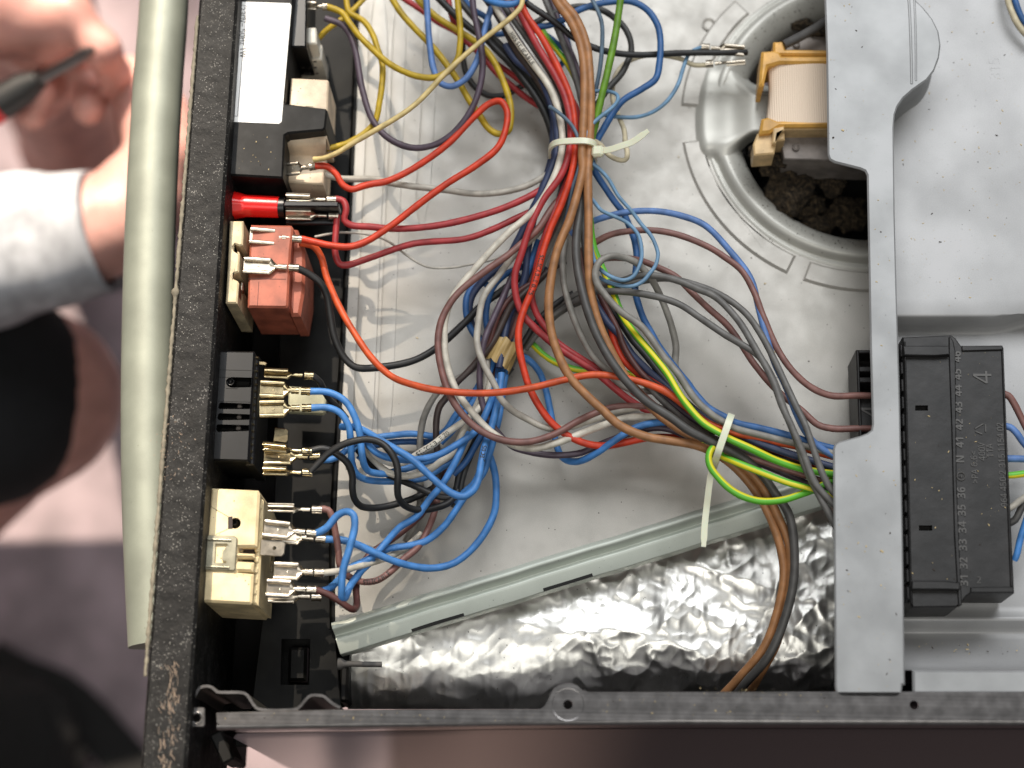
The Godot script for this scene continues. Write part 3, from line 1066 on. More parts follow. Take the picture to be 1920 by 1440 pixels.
# ---------------------------------------------------------------- front panel, handle
func build_front() -> void:
	var s := Shape.new()
	var p := thing("front_panel", "black dusty top edge of the control panel, scraped near the lower corner", "panel", at(370, 720, -40))
	s.plate(outline("396 -300 466 -300 345.5 1500 258 1500", 7), 0.078, 0.0012)
	part("panel_edge", s, M.dusty_black, p)
	s = Shape.new()
	s.plate(outline("460 -300 466 -300 345 1500 339 1500", -2), 0.06, 0.0004)
	part("panel_lip", s, M.switch_black, p)
	s = Shape.new()
	s.plate(outline("470 -300 473 -300 412 760 356 1400 352 1400", -30), 0.05, 0.0004)
	part("panel_backing", s, M.inner_brown, p)
	s = Shape.new()
	s.plate(outline("380 880 384 880 360 1150 356 1150", -4), 0.04, 0.0003)
	part("brass_edge", s, M.brass, p)
	# bead of old glue along the outer edge
	var g := PackedVector3Array()
	var gr := PackedFloat32Array()
	for i in 220:
		var v := lerpf(30, 1268, i / 219.0)
		g.append(at(373.2 - v * 0.0795 + rng.randf_range(-0.6, 0.6), v, 5.6))
		gr.append(rng.randf_range(0.0005, 0.00105) * (2.0 if i > 90 and i < 94 else 1.0))
	s = Shape.new()
	s.tube(g, gr, 7)
	part("glue_bead", s, M.glue, p)
	# scrapes through the paint
	s = Shape.new()
	for i in 85:
		var v := rng.randf_range(1245, 1460)
		var u := 325.0 - (v - 1250.0) * 0.06 + rng.randfn(0.0, 8.0)
		if i % 9 == 0:
			u += rng.randf_range(-20, 14)
		var a := at(u, v, 7.03)
		var d := Vector3(rng.randf_range(-0.25, 0.15), 0, 1).normalized() if i % 3 else Vector3(0.6, 0, 0.8)
		s.box(frame(a, d), Vector3(rng.randf_range(0.0006, 0.0036), 0.00006, rng.randf_range(0.00008, 0.0003)), 0.00002)
	for i in 55:
		var v := rng.randf_range(780, 900)
		var u := 324.0 + rng.randfn(0, 18) - (v - 780) * 0.07
		s.box(frame(at(u, v, 7.03), Vector3(rng.randf_range(-1, 1), 0, rng.randf_range(-1, 1))), Vector3(rng.randf_range(0.0002, 0.0009), 0.00006, rng.randf_range(0.0001, 0.0003)), 0.00002)
	var sc := part("paint_scrape", s, M.scrape, p)
	sc.set_meta("kind", "stuff")
	# door handle
	var h := thing("door_handle", "bowed pale green metal door handle running down beside the black panel", "handle", at(282, 1225, -30))
	var line := curve(outline("313 -300 307.5 0 296 160 285.5 340 279 520 276 700 276 820 279 960 285 1100 291 1210", -32), 0.006)
	var rr := PackedFloat32Array()
	for i in line.size():
		rr.append(0.0103)
	s = Shape.new()
	s.tube(line, rr, 28, true, 0.0, 0.8)
	part("grip", s, M.handle, h)
	for q in [[290, 1170]]:
		s = Shape.new()
		s.box(Transform3D(Basis(), at(q[0] + 42, q[1], -34)), Vector3(0.02, 0.012, 0.016), 0.003)
		part("handle_mount", s, M.handle, h)

# ---------------------------------------------------------------- switches along the front panel
# push-on connector from its open end a to the wire at b; roll turns it about its own length
func connector(under: Node3D, a: Vector3, b: Vector3, w: float, m: Material, roll := 0.0, bare := false) -> void:
	var l := a.distance_to(b)
	var f := frame(a, b - a)
	f.basis = f.basis * Basis(Vector3.RIGHT, roll)
	var s := Shape.new()
	var at_x := func(x: float, y := 0.0, z := 0.0) -> Transform3D: return f * Transform3D(Basis(), Vector3(x, y, z))
	var k := 0.5 if not bare else 0.46
	var rl := l * k
	s.box(at_x.call(rl * 0.5, -0.0011), Vector3(rl, 0.0005, w * 0.9), 0.0001)
	for sg in [-1.0, 1.0]:
		var p := PackedVector3Array()
		var rr := PackedFloat32Array()
		for i in 7:
			p.append(f * Vector3(rl * (0.02 + 0.96 * i / 6.0), 0.0001, sg * w * 0.385))
			rr.append(w * 0.14 * (0.9 if i == 0 or i == 6 else 1.0))
		s.tube(p, rr, 12, true, 0.0, 0.85)
	# dimple
	var d := Shape.new()
	d.lathe(Vector3.ZERO, [Vector2(0.0005, 0.0), Vector2(0.0004, 0.00025), Vector2(0.00025, 0.00012), Vector2(0.00001, 0.0001)], 12, 0.0, TAU, true)
	s.join(d, at_x.call(rl * 0.55, -0.00085))
	# shoulder down to the neck
	var rows := []
	for i in 7:
		var x := lerpf(rl * 0.96, rl + l * 0.12, i / 6.0)
		var ww := lerpf(w * 0.5, w * 0.16, smoothstep(0.0, 1.0, i / 6.0))
		var row := PackedVector3Array()
		for j in 7:
			var z := lerpf(-ww, ww, j / 6.0)
			row.append(f * Vector3(x, -0.0005 + 0.0011 * pow(absf(z) / maxf(ww, 0.0001), 2.0), z))
		rows.append(row)
	s.grid(rows)
	var rec := part("receptacle", s, m, under)
	var add := func(called: String, x0: float, x1: float, r: float, flat: float) -> void:
		var q := Shape.new()
		var p := PackedVector3Array()
		var rr := PackedFloat32Array()
		for i in 5:
			p.append(f * Vector3(lerpf(x0, x1, i / 4.0), 0.0002, 0))
			rr.append(r * (0.9 if i == 2 and flat < 1.0 else 1.0))
		q.tube(p, rr, 12, true, 0.0, flat)
		q.box(at_x.call((x0 + x1) * 0.5, 0.0002 + r * flat, 0), Vector3((x1 - x0) * 0.96, 0.0002, 0.0003), 0.00005)
		part(called, q, m, rec)
	add.call("neck", rl + l * 0.08, rl + l * 0.2, w * 0.14, 0.8)
	add.call("wire_crimp", rl + l * 0.14, l * 0.8, w * 0.2, 0.85)
	add.call("insulation_crimp", l * 0.84, l + 0.0005, maxf(w * 0.24, 0.00165), 0.95)

func conn(under: Node3D, u0: float, v0: float, u1: float, v1: float, h0: float, h1: float, w: float, m := "tin", roll := 0.0, bare := false) -> void:
	connector(under, at(u0, v0, h0), at(u1, v1, h1), w * 0.0002, M[m], roll, bare)

func body(o: String, h: float, thick: float, b := 0.0005, holes := []) -> Shape:
	var s := Shape.new()
	s.plate(outline(o, h), thick * 0.001, b, holes)
	return s

func build_switches() -> void:
	# clock module at the top
	var t := thing("clock_module", "black control module with a white rating label and cream connector block", "module", at(500, 170, -35))
	part("housing", body("437 -70 552 -70 551 -10 541 100 533 190 536 194 610 203 613.5 207 610 240 606 244 540 250 534 254 530.5 334 424 328", -2, 34, 0.0007), M.module_black, t)
	var lb := part("rating_label", body("449 3 543 6 546.5 10 528 228 523 232 429 228", -1.85, 0.12, 0.00002), M.label_white, t)
	letters("230V~ 50Hz 1W", lb, "print", M.ink, 454.5, 60, -1.77, 2.0, PI / 2 - 0.075, 0.06)
	var s := Shape.new()
	for q in [[463, 11, 445, 218], [454, 10, 463, 11], [436, 217, 445, 218]]:
		var a := at(q[0], q[1], -1.8)
		var e := at(q[2], q[3], -1.8)
		s.box(frame((a + e) * 0.5, e - a), Vector3((e - a).length(), 0.00002, 0.0002), 0.000005)
	part("label_frame", s, M.ink, lb)
	part("connector_block", body("546 146 613 149 616 152 612 260 538 258", -8, 24, 0.0006), M.ivory_plastic, t)
	s = Shape.new()
	s.plate(outline("540 288 609 291 606 346 534 341", -16), 0.02, 0.0005)
	var rows := []
	for k in [[258, -8.5], [268, -9.2], [276, -11.0], [284, -14.0], [292, -16.2]]:
		var row := PackedVector3Array()
		for u in [538, 560, 585, 611]:
			row.append(at(u, k[0], k[1]))
		rows.append(row)
	s.grid(rows, false, true)
	part("connector_step", s, M.ivory_plastic, t)
	s = Shape.new()
	var c := outline("572 202 574 199.5 586 200 588 203", -7.6)
	s.tube(c, filled(4, 0.00012), 6)
	part("clip_mark", s, M.ink, t)
	# plug and small relay behind the module
	t = thing("relay", "small white relay with grey print and a black plug, deep beside the module", "relay", at(578, 90, -45))
	part("housing", body("550 82 601 82 604 86 603 112 550 112", -24, 20, 0.0006), M.white_plastic, t)
	part("housing_top", body("567 51 591 51 593 54 594 82 564 82", -13, 22, 0.0006), M.white_plastic, t)
	s = Shape.new()
	for i in 5:
		for j in 3:
			s.box(Transform3D(Basis(), at(566 + j * 11 + rng.randf() * 4, 99 + i * 5, -23) + Vector3(0, -0.003 * i, 0.004)), Vector3(0.0014, 0.0003, 0.0006), 0.0001)
	part("print", s, M.ink, t)
	part("plug", body("552 -40 576 -40 574 88 545 88", -7, 26, 0.0006), M.switch_black, t)
	# red neon lamp
	t = thing("indicator_lamp", "bright red indicator lamp body lying across between module and terracotta switch", "lamp", at(470, 385, -14))
	rows = []
	for q in [[412, 1.0], [415, 5.9], [428, 6.1], [431, 5.6], [456, 4.5], [462, 4.4], [522, 4.25], [525, 3.9], [526, 0.5]]:
		var cc := at(q[0], 384.0 + (q[0] - 412) * 0.04, -13)
		var row := PackedVector3Array()
		for j in 25:
			var a := TAU * j / 24.0
			var hexk := 1.0
			if q[0] < 460:
				hexk = 0.93 / maxf(absf(cos(fposmod(a, PI / 3) - PI / 6)), 0.8)
			row.append(cc + Vector3(0, cos(a), sin(a)) * q[1] * 0.001 * hexk)
		rows.append(row)
	s = Shape.new()
	s.grid(rows, true, false)
	part("lens", s, M.lamp_red, t)
	s = Shape.new()
	s.tube(outline("523 389 534 389", -13), PackedFloat32Array([0.0041, 0.0041]), 20)
	part("collar", s, M.switch_black, t)
	s = Shape.new()
	s.box(frame(at(586, 390, -11.5), Vector3.RIGHT), Vector3(0.0215, 0.009, 0.0022), 0.0004)
	s.box(frame(at(584, 402, -16), Vector3.RIGHT), Vector3(0.02, 0.002, 0.009), 0.0004)
	part("terminal_base", s, M.switch_black, t)
	# terracotta switch with cream plate
	t = thing("terracotta_switch", "terracotta brown switch block with a notched cream mounting plate", "switch", at(500, 510, -40))
	part("housing", body("470 421 546 422 550 428 545 470 540 573 537 577 464 576 466 500", -8, 34, 0.0008), M.terracotta, t)
	part("housing_rim", body("544 428 558 430 572 470 571 545 563 592 546 592 541 574 546 470", -14, 26, 0.0012), M.terracotta, t)
	part("housing_foot", body("505 556 566 556 566 594 512 594", -28, 16, 0.0008), M.terracotta, t)
	part("cream_plate", body("431 414 456 414 456 440 455 459 449 461 441 458 437 463 440 469 448 472 449 476 448 510 440 512 434 517 438 523 446 527 447.5 531 444.5 569 423 568 427 500", -3, 36, 0.0006), M.old_cream, t)
	part("plate_foot", body("423 560 445 560 466 572 468 580 425 580", -30, 10, 0.0006), M.old_cream, t)
	s = Shape.new()
	s.box(Transform3D(Basis(), at(448, 548, -7)), Vector3(0.0012, 0.006, 0.0052), 0.0005)
	s.box(Transform3D(Basis(), at(455, 540, -11)), Vector3(0.0012, 0.004, 0.004), 0.0005)
	part("contact_spring", s, M.tin, t)
	s = Shape.new()
	s.box(Transform3D(Basis(), at(500, 523, -7.95)), Vector3(0.015, 0.0002, 0.0002), 0.00005)
	s.box(Transform3D(Basis(), at(484, 550, -7.95)), Vector3(0.0002, 0.0002, 0.0095), 0.00005)
	part("mould_line", s, M.wire_maroon, t)
	# black switch
	t = thing("black_switch", "black slotted switch with shiny push-on terminals, third switch down the panel", "switch", at(440, 765, -25))
	part("housing", body("402 657 476 658 478 661 467 862 465 865 386 863", -5, 24, 0.0007, [outline("411 757 414 754.5 470 757 470 767 412 767 409 764", -5), outline("409 777 412 774.5 469 777 468.5 787 411 788 407.5 784", -5), outline("406 798 409 795.5 467 797 466.5 808 409 810 405 806", -5), outline("424 713 428 709 434 707 474 708 473 726 434 727 427 724 424 719", -5)]), M.switch_black, t)
	part("slot_floor", body("400 690 474 690 468 815 392 815", -11, 1, 0.0001), M.deep_black, t)
	for v in [759, 779, 800]:
		s = Shape.new()
		s.box(Transform3D(Basis(), at(450 - (v - 759) * 0.06, v + 4, -9.5)), Vector3(0.0018, 0.002, 0.0014), 0.0003)
		part("inner_contact", s, M.lamination, t)
	s = Shape.new()
	s.lathe(at(433, 717, -8), [Vector2(0.0017, -0.001), Vector2(0.0017, 0.001), Vector2(0.001, 0.0012), Vector2(0.0008, 0.0003), Vector2(0.00001, 0.0003)], 18, 0.0, TAU, true)
	part("screw", s, M.switch_black, t)
	s = Shape.new()
	for q in [["405 693 477 695", 0.0001], ["401 752 471 754", 0.0001], ["404 707 432 708", 0.0001], ["424 728 446 729", 0.0001]]:
		var o := outline(q[0], -4.98)
		s.box(frame((o[0] + o[1]) * 0.5, o[1] - o[0]), Vector3(o[0].distance_to(o[1]), 0.00012, 0.00018), 0.00004)
	part("mould_line", s, M.deep_black, t)
	part("terminal_board", body("470 668 486 668 477 872 460 872", -9, 26, 0.0006), M.switch_black, t)
	part("lower_housing", body("398 866 470 866 476 884 400 884", -26, 12, 0.0006), M.switch_black, t)
	s = Shape.new()
	for i in 16:
		s.box(Transform3D(Basis(), at(482 - i * 0.75, 672 + i * 12.5, -9.5)), Vector3(0.0016, 0.003, 0.0009), 0.0004)
	part("rivet_row", s, M.brass, t)
	for q in [[528, 814, -16, "515 801 537 804 541 808 540 826 536 830 512 827"], [489, 679, -10, "478 676 497 678 501 681 498 685 478 683"]]:
		part("bare_tab", body(q[3], q[2], 0.8, 0.0002, []), M.brass, t)
	# cream switch
	t = thing("cream_switch", "cream plastic switch with a grey metal clip, lowest on the panel", "switch", at(435, 1030, -40))
	var scr := disc(441, 981, -5, 0.0021, 18)
	part("housing", body("396 915 484 919 487 926 481.5 1024 478 1026 446 1026 446 1036 477 1038 476.5 1046 445 1046 444 1052 476 1054 474 1072 446 1071 445 1073 475.5 1076 472 1130 469 1133 378 1128 376 1126 388 1000", -5, 37, 0.0009, [scr]), M.cream_plastic, t)
	s = Shape.new()
	s.lathe(at(441, 981, -8), [Vector2(0.0022, 0.0), Vector2(0.0013, 0.0004), Vector2(0.0012, 0.002), Vector2(0.0008, 0.002), Vector2(0.0008, 0.0002), Vector2(0.00001, 0.0002)], 18, 0.0, TAU, true)
	part("screw", s, M.deep_black, t)
	s = Shape.new()
	for q in ["394 949 428 969", "428 969 428 992", "428 992 405 1002"]:
		var o := outline(q, -4.98)
		s.box(frame((o[0] + o[1]) * 0.5, o[1] - o[0]), Vector3(o[0].distance_to(o[1]), 0.0001, 0.00018), 0.00004)
	s.plate(outline("428 969 436 968 436 992 428 992", -4.97), 0.0001, 0.00003)
	part("mould_line", s, M.inner_brown, t)
	part("gap_floor", body("440 1020 478 1020 472 1080 440 1078", -9, 1, 0.0001), M.inner_brown, t)
	s = Shape.new()
	s.box(Transform3D(Basis(), at(452, 1031, -8)), Vector3(0.0018, 0.001, 0.0016), 0.0003)
	s.box(Transform3D(Basis(), at(451, 1049, -8)), Vector3(0.0018, 0.001, 0.0011), 0.0003)
	part("contact_spring", s, M.tin, t)
	part("side_wall", body("479 925 494 938 490 1030 484 1135 471 1132 478 1030", -9, 31, 0.0008), M.cream_plastic, t)
	s = Shape.new()
	for i in 9:
		s.box(Transform3D(Basis(), at(487.5 - i * 1.3, 950 + i * 20, -9)), Vector3(0.0016, 0.0016, 0.0022), 0.0004)
	part("rivet_row", s, M.cream_plastic, t)
	part("metal_clip", body("386 1003 440 1005 444.5 1009 441 1067 438 1070 381 1068", -3.8, 0.8, 0.0003, [outline("404 1019 425 1019 428 1022 424 1025 417 1036 416 1050 424 1052 425 1056 402 1055", -3.8)]), M.clip_grey, t)
	s = Shape.new()
	for q in ["390 1011 434 1013", "386 1062 430 1064"]:
		var o := outline(q, -3.7)
		s.tube(PackedVector3Array([o[0], o[0].lerp(o[1], 0.5), o[1]]), filled(3, 0.0005), 10, true)
	part("clip_bead", s, M.clip_grey, t)
	part("bare_tab", body("489 1011 529 1013 535 1018 533 1038 528 1043 487 1041", -8, 0.8, 0.0002, [disc(514.5, 1027.5, -8, 0.0007, 12)]), M.tin, t)
	part("copper_edge", body("508 1040 514 1044 510 1075 506 1072", -14, 1, 0.0002), M.brass, t)
	# pale plastic sleeve lying behind the black switch
	s = Shape.new()
	s.plate(outline("541 724 606 728 611 734 609 770 604 774 540 771", -30), 0.004, 0.0006)
	single("plastic_sleeve", s, M.clear_plastic, at(575, 748, -34), "pale yellowish plastic sleeve behind the two blue push-on connectors", "sleeve")

# ---------------------------------------------------------------- wires
# a wire through view points (u v ...) at heights spread evenly over them
func wire(called: String, label: String, col: String, r: float, pts: String, hs: String, group := "", text := "", text_from := 0.3) -> Node3D:
	var a := nums(pts)
	var h := nums(hs)
	var p := PackedVector3Array()
	var c := a.size() / 2
	for i in c:
		var f := float(i) / (c - 1) * (h.size() - 1)
		var k := mini(int(f), h.size() - 2) if h.size() > 1 else 0
		var hh := h[0] if h.size() == 1 else lerpf(h[k], h[k + 1], f - k)
		p.append(at(a[i * 2], a[i * 2 + 1], hh))
	var line := curve(p, 0.0016)
	var rad := PackedFloat32Array()
	var n := line.size()
	var ph := rng.randf() * 9.0
	for i in n:
		rad.append(r * 0.00097 * (1.0 + 0.025 * sin(i * 0.31 + ph) + 0.015 * sin(i * 1.1 + ph)))
		var w := 0.00016
		if i > 0 and i < n - 1:
			line[i] += Vector3(sin(i * 0.17 + ph), sin(i * 0.13 + ph * 2.0), cos(i * 0.19 + ph)) * w
	var t := thing(called, label, "wire", line[0], group)
	var s := Shape.new()
	s.tube(line, rad, 12, true, 0.02 if col == "earth" else 0.0)
	part("insulation", s, M["wire_" + col], t)
	if text:
		var o := wrap_print(text, line, rad[0], text_from)
		part("print", o, M.wire_print, t)
	return t

# lettering that follows a wire along its top
func wrap_print(text: String, line: PackedVector3Array, r: float, from: float) -> Shape:
	var tm := TextMesh.new()
	var f := SystemFont.new()
	f.font_names = PackedStringArray(["Droid Sans"])
	f.font_weight = 700
	tm.font = f
	tm.text = text
	tm.font_size = 24
	tm.pixel_size = 0.00102 * r / 0.0014 / 24.0 * 1.38
	tm.depth = 0.00004
	tm.horizontal_alignment = HORIZONTAL_ALIGNMENT_LEFT
	var ar := tm.surface_get_arrays(0)
	var vv: PackedVector3Array = ar[Mesh.ARRAY_VERTEX]
	var nn: PackedVector3Array = ar[Mesh.ARRAY_NORMAL]
	var ii: PackedInt32Array = ar[Mesh.ARRAY_INDEX] if ar[Mesh.ARRAY_INDEX] != null else PackedInt32Array(range(vv.size()))
	var len := PackedFloat32Array([0.0])
	for i in range(1, line.size()):
		len.append(len[i - 1] + line[i].distance_to(line[i - 1]))
	var s := Shape.new()
	var x0: float = from * len[len.size() - 1]
	var towards := eye
	for i in vv.size():
		var x: float = x0 + vv[i].x
		var k := clampi(len.bsearch(x) - 1, 0, line.size() - 2)
		var fr: float = (x - len[k]) / maxf(len[k + 1] - len[k], 1e-6)
		var c := line[k].lerp(line[k + 1], fr)
		var tg := (line[k + 1] - line[k]).normalized()
		var up := (towards - c).normalized()
		up = (up - tg * up.dot(tg)).normalized()
		var sd := tg.cross(up)
		var ang := vv[i].y / r
		var out := up * cos(ang) - sd * sin(ang)
		s.v.append(c + out * (r * 1.03 + 0.00002 + vv[i].z))
		s.n.append((out * nn[i].z + tg * nn[i].x).normalized() if absf(nn[i].z) > 0.5 else out)
		s.t.append(Vector2.ZERO)
	s.ix = ii
	return s

func build_wires() -> void:
	var t: Node3D
	# --- main loom through the upper tie, from the top edge down
	wire("white_wire", "cream white wire with dark print, left edge of the loom, looping widest left", "white", 1.45, "905 -40 930 15 965 70 1000 120 1030 165 1048 215 1055 260 1052 292 1040 330 1005 390 950 440 890 505 850 556 836 590 832 620 837 680 857 733 887 775 923 813 960 834 1000 840 1057 825 1123 801 1177 784 1233 783 1290 800 1340 825", "-9 -12 -12 -11 -11 -12 -14 -17 -20 -22 -23", "", "H05 SILICABLE", 0.085)
	wire("mauve_wire", "brownish mauve wire lying beside the white one in the widest left loop", "mauve", 1.4, "1075 320 1057 362 1035 390 1010 428 977 457 950 480 907 511 857 552 830 595 821 640 826 690 843 741 873 783 907 810 947 826 990 829 1040 814 1080 791 1117 774 1155 763 1220 765 1290 790 1340 815", "-20 -15 -13 -10.5 -10.5 -11 -13 -16 -20 -22 -23")
	wire("grey_wire", "light grey wire that loops inside the mauve loop past the brown tape", "light_grey", 1.35, "1040 400 1005 440 963 481 933 520 907 557 897 603 894 645 907 685 927 721 940 748 960 768 987 784 1023 802 1057 803 1107 788 1157 771 1207 763 1270 775 1330 810", "-24 -20 -15 -15 -15 -16 -20 -21 -21 -23 -25")
	wire("red_wire", "red wire bending from the upper tie sharply right below the orange print", "red", 1.45, "955 -30 973 20 1007 83 1040 140 1060 187 1070 240 1067 287 1053 327 1017 377 993 427 977 477 966 515 968 553 980 588 1003 615 1030 640 1057 660 1087 678 1120 699 1150 725 1190 757 1245 785 1310 815", "-8 -10 -10 -10 -11 -14 -17 -19 -20 -22 -25")
	wire("red_wire", "second red wire, just right of the printed orange wire, merging with its twin", "red", 1.35, "1035 120 1058 165 1080 205 1080 260 1078 300 1060 350 1030 420 1010 480 1001 525 997 553 1006 586 1025 616 1040 637 1075 664 1105 683 1150 705 1210 750 1270 780", "-13 -14 -15 -16 -18 -20 -21 -21 -23 -26")
	wire("orange_wire", "orange red wire with printed letters running down the middle of the fan of wires", "scarlet", 1.45, "968 -20 983 23 1017 73 1050 133 1070 183 1078 240 1078 287 1070 333 1053 383 1033 427 1016 477 1000 537 983 580 974 613 973 647 980 687 993 730 1013 765 1035 792 1067 817 1100 832 1133 837 1173 830 1220 820 1280 822 1335 840", "-8 -9.5 -9.5 -10 -12 -13 -13 -15 -19 -22 -24 -24", "", "SILICABLE 0.75", 0.47)
	M.wire_scarlet.albedo_color = rgb(222, 66, 34)
	wire("tan_wire", "tan brown wire swinging furthest left of the two thick brown ones", "tan", 1.75, "1030 -40 1043 0 1070 40 1087 83 1095 133 1096 200 1093 253 1091 290 1092 317 1082 363 1067 415 1053 448 1043 477 1033 523 1028 573 1033 620 1047 663 1070 707 1100 741 1127 767 1160 797 1207 817 1257 826 1302 834 1335 847 1362 864 1393 892 1420 926 1440 960 1464 1027 1470 1077 1460 1133 1433 1213 1388 1270 1350 1310", "-4 -5 -5 -6 -6 -7 -8 -10 -12 -14 -20 -26 -34 -50")
	wire("tan_wire", "tan brown wire going straight down from the tie, right of the first", "tan", 1.75, "1042 -40 1053 0 1080 33 1100 83 1106 150 1107 217 1105 287 1103 333 1103 400 1103 473 1106 530 1114 573 1128 620 1150 668 1175 710 1205 745 1240 780 1290 815 1330 834 1365 852 1393 874 1420 899 1443 933 1458 965 1478 1015 1482 1077 1474 1140 1455 1210 1420 1275 1400 1310", "-4.5 -5.5 -6 -6.5 -8 -11 -14 -17 -18 -20 -26 -34 -52")
	wire("black_cable", "thick dusty dark grey wire arching from the loom to the right tie", "dark_grey", 1.75, "1094 300 1093 340 1087 400 1082 440 1081 480 1086 523 1100 580 1120 630 1150 681 1180 720 1213 754 1257 783 1293 808 1327 824 1360 840 1393 858 1430 893 1456 930 1479 965 1490 1027 1488 1093 1471 1160 1442 1227 1395 1285 1370 1320", "-14 -11 -8 -6.5 -6.5 -7 -8 -11 -15 -19 -25 -33 -51")
	wire("orange_wire", "long bright orange wire sweeping from the terracotta switch across to the right tie", "orange", 1.4, "562 455 588 463 602 482 613 520 633 567 663 623 697 673 735 706 780 722 827 732 890 738 940 736 1000 726 1057 712 1107 703 1153 706 1207 718 1250 735 1285 760 1320 788 1345 801 1377 812 1427 823 1493 836 1570 858 1620 870", "-12 -17 -19 -14 -8.5 -8 -9 -10 -10 -11 -11 -14 -16")
	wire("earth_wire", "green and yellow earth wire running down under the white loop to the right tie", "earth", 1.45, "1105 400 1112 462 1137 520 1147 540 1155 560 1167 590 1183 615 1202 640 1227 671 1252 703 1273 737 1293 764 1320 793 1353 814 1367 823 1410 843 1452 862 1507 879 1575 890 1620 892", "-20 -22 -20 -14 -9 -6.5 -6 -6.5 -8 -12 -14")
	wire("earth_wire", "green and yellow earth wire forming the small loop below the right tie", "earth", 1.4, "1352 848 1342 838 1332 845 1328 860 1333 878 1347 896 1367 915 1393 930 1427 939 1468 937 1502 927 1527 918 1570 897 1600 890", "-14 -9 -9 -10 -12 -14 -15")
	wire("earth_wire", "straight green and yellow earth wire leaving the right tie above the loop", "earth", 1.4, "1300 815 1350 853 1377 865 1427 885 1477 905 1520 918 1560 932 1600 945", "-18 -13 -11 -11 -12 -13")
	wire("green_wire", "yellowish green wire entering from the top edge right of the brown wires", "green", 1.5, "1165 -30 1163 0 1154 67 1141 127 1127 183 1117 227 1109 265 1106 320", "-1 -3 -5 -9 -15")
	wire("pink_wire", "dusty pink wire deep in the loom, running down into the taped bundle", "mauve", 1.2, "936 -30 968 40 1003 95 1032 140 1054 185 1068 235 1073 285 1066 340 1045 410 1014 480 984 560 958 630 938 680 915 740", "-24 -24 -23 -23 -26 -30 -31")
	wire("grey_wire", "grey wire deep in the loom beside the dusty pink one", "grey", 1.2, "950 -30 980 40 1012 92 1040 136 1060 182 1074 235 1079 285 1072 345 1053 412 1023 482 993 562 966 632 946 684 925 745", "-25 -25 -24 -24 -27 -31 -32")
	wire("purple_wire", "purple wire deep in the loom, left of the dusty pink one", "purple", 1.2, "918 -30 952 44 990 102 1020 146 1044 190 1058 238 1062 286 1056 342 1036 412 1006 482 974 562 950 630 930 676 905 735", "-26 -26 -25 -25 -27 -30 -31")
	wire("grey_wire", "grey wire under the brown pair, carried on into the right tie", "dusty", 1.25, "1010 -30 1046 60 1078 140 1094 210 1095 285 1094 360 1094 440 1106 520 1126 580 1154 640 1194 700 1244 755 1306 803 1380 838 1470 868 1590 895", "-18 -18 -19 -20 -21 -21 -19 -19 -20")
	wire("purple_wire", "purple wire under the brown pair, next to the black wire at the right tie", "purple", 1.2, "1022 -30 1056 60 1086 140 1100 210 1100 285 1100 360 1100 440 1114 522 1136 586 1168 646 1208 702 1256 752 1316 796 1388 828 1474 858 1590 880", "-20 -20 -21 -22 -23 -23 -21 -20 -21")
	wire("pink_wire", "dusty pink wire low in the right fan, seen between the navy and tan wires", "mauve", 1.2, "1090 470 1098 540 1116 600 1140 652 1176 706 1224 756 1288 806 1340 834 1420 862 1500 890 1590 915", "-22 -22 -21 -20 -20 -22")
	# --- grey and black wires right of the loom
	wire("grey_wire", "grey flat wire making a tall open loop right of the tan wires", "grey", 1.4, "1330 770 1290 730 1268 690 1268 648 1260 613 1248 580 1230 540 1214 515 1193 493 1168 482 1147 479 1127 488 1117 507 1119 529 1131 549 1148 570 1167 588 1202 612 1221 634 1243 665 1273 702 1293 735 1311 758 1336 779 1360 793 1378 802 1427 815 1485 830 1570 853", "-30 -28 -22 -12 -5 -5 -6 -7 -7 -8 -10 -13")
	wire("blue_wire", "blue wire curving down the outer right side of the tall grey loop", "deep_blue", 1.4, "1108 300 1116 324 1131 348 1153 379 1169 399 1181 424 1190 449 1194 480 1191 515 1190 545 1197 573 1207 598 1221 622 1236 648 1268 692 1287 716 1304 740 1328 765 1360 782 1377 791 1427 803 1485 819 1525 832 1580 845", "-18 -22 -26 -26 -26 -22 -16 -10 -9 -11 -13")
	wire("black_wire", "dusty black wire, highest of the three long arcs to the right flange", "dusty", 1.4, "955 690 975 655 1005 612 1045 572 1090 548 1132 532 1160 529 1195 518 1218 516 1243 518 1277 527 1310 542 1338 555 1380 597 1413 647 1447 707 1467 763 1487 808 1507 854 1530 907 1562 943 1585 965", "-33 -32 -26 -16 -12 -10 -8 -5 -4 -5.5 -7")
	wire("black_wire", "dusty black wire, middle of the three long arcs to the right flange", "dusty", 1.35, "985 655 1018 615 1058 580 1100 560 1140 540 1190 530 1240 522 1270 524 1340 548 1393 584 1423 621 1453 674 1477 727 1493 764 1510 800 1527 848 1547 897 1563 922 1590 945", "-34 -32 -26 -16 -11 -8 -5 -4 -6")
	wire("black_wire", "dusty black wire, lowest of the three long arcs to the right flange", "dusty", 1.4, "985 640 1010 612 1040 590 1080 565 1110 550 1140 546 1177 548 1210 553 1243 560 1277 572 1318 598 1360 627 1380 640 1423 670 1453 720 1471 767 1493 822 1510 877 1527 914 1551 957 1575 1000", "-33 -30 -20 -14 -12 -10 -6 -5 -6.5 -9")
	wire("blue_wire", "light blue wire in a broad arc from the loom to the right flange", "periwinkle", 1.35, "1070 440 1112 415 1143 404 1177 397 1227 396 1277 405 1323 423 1373 475 1407 524 1421 573 1437 630 1453 680 1474 727 1494 780 1515 817 1540 840 1580 862", "-24 -20 -18 -18 -18 -16 -12 -9 -10 -14")
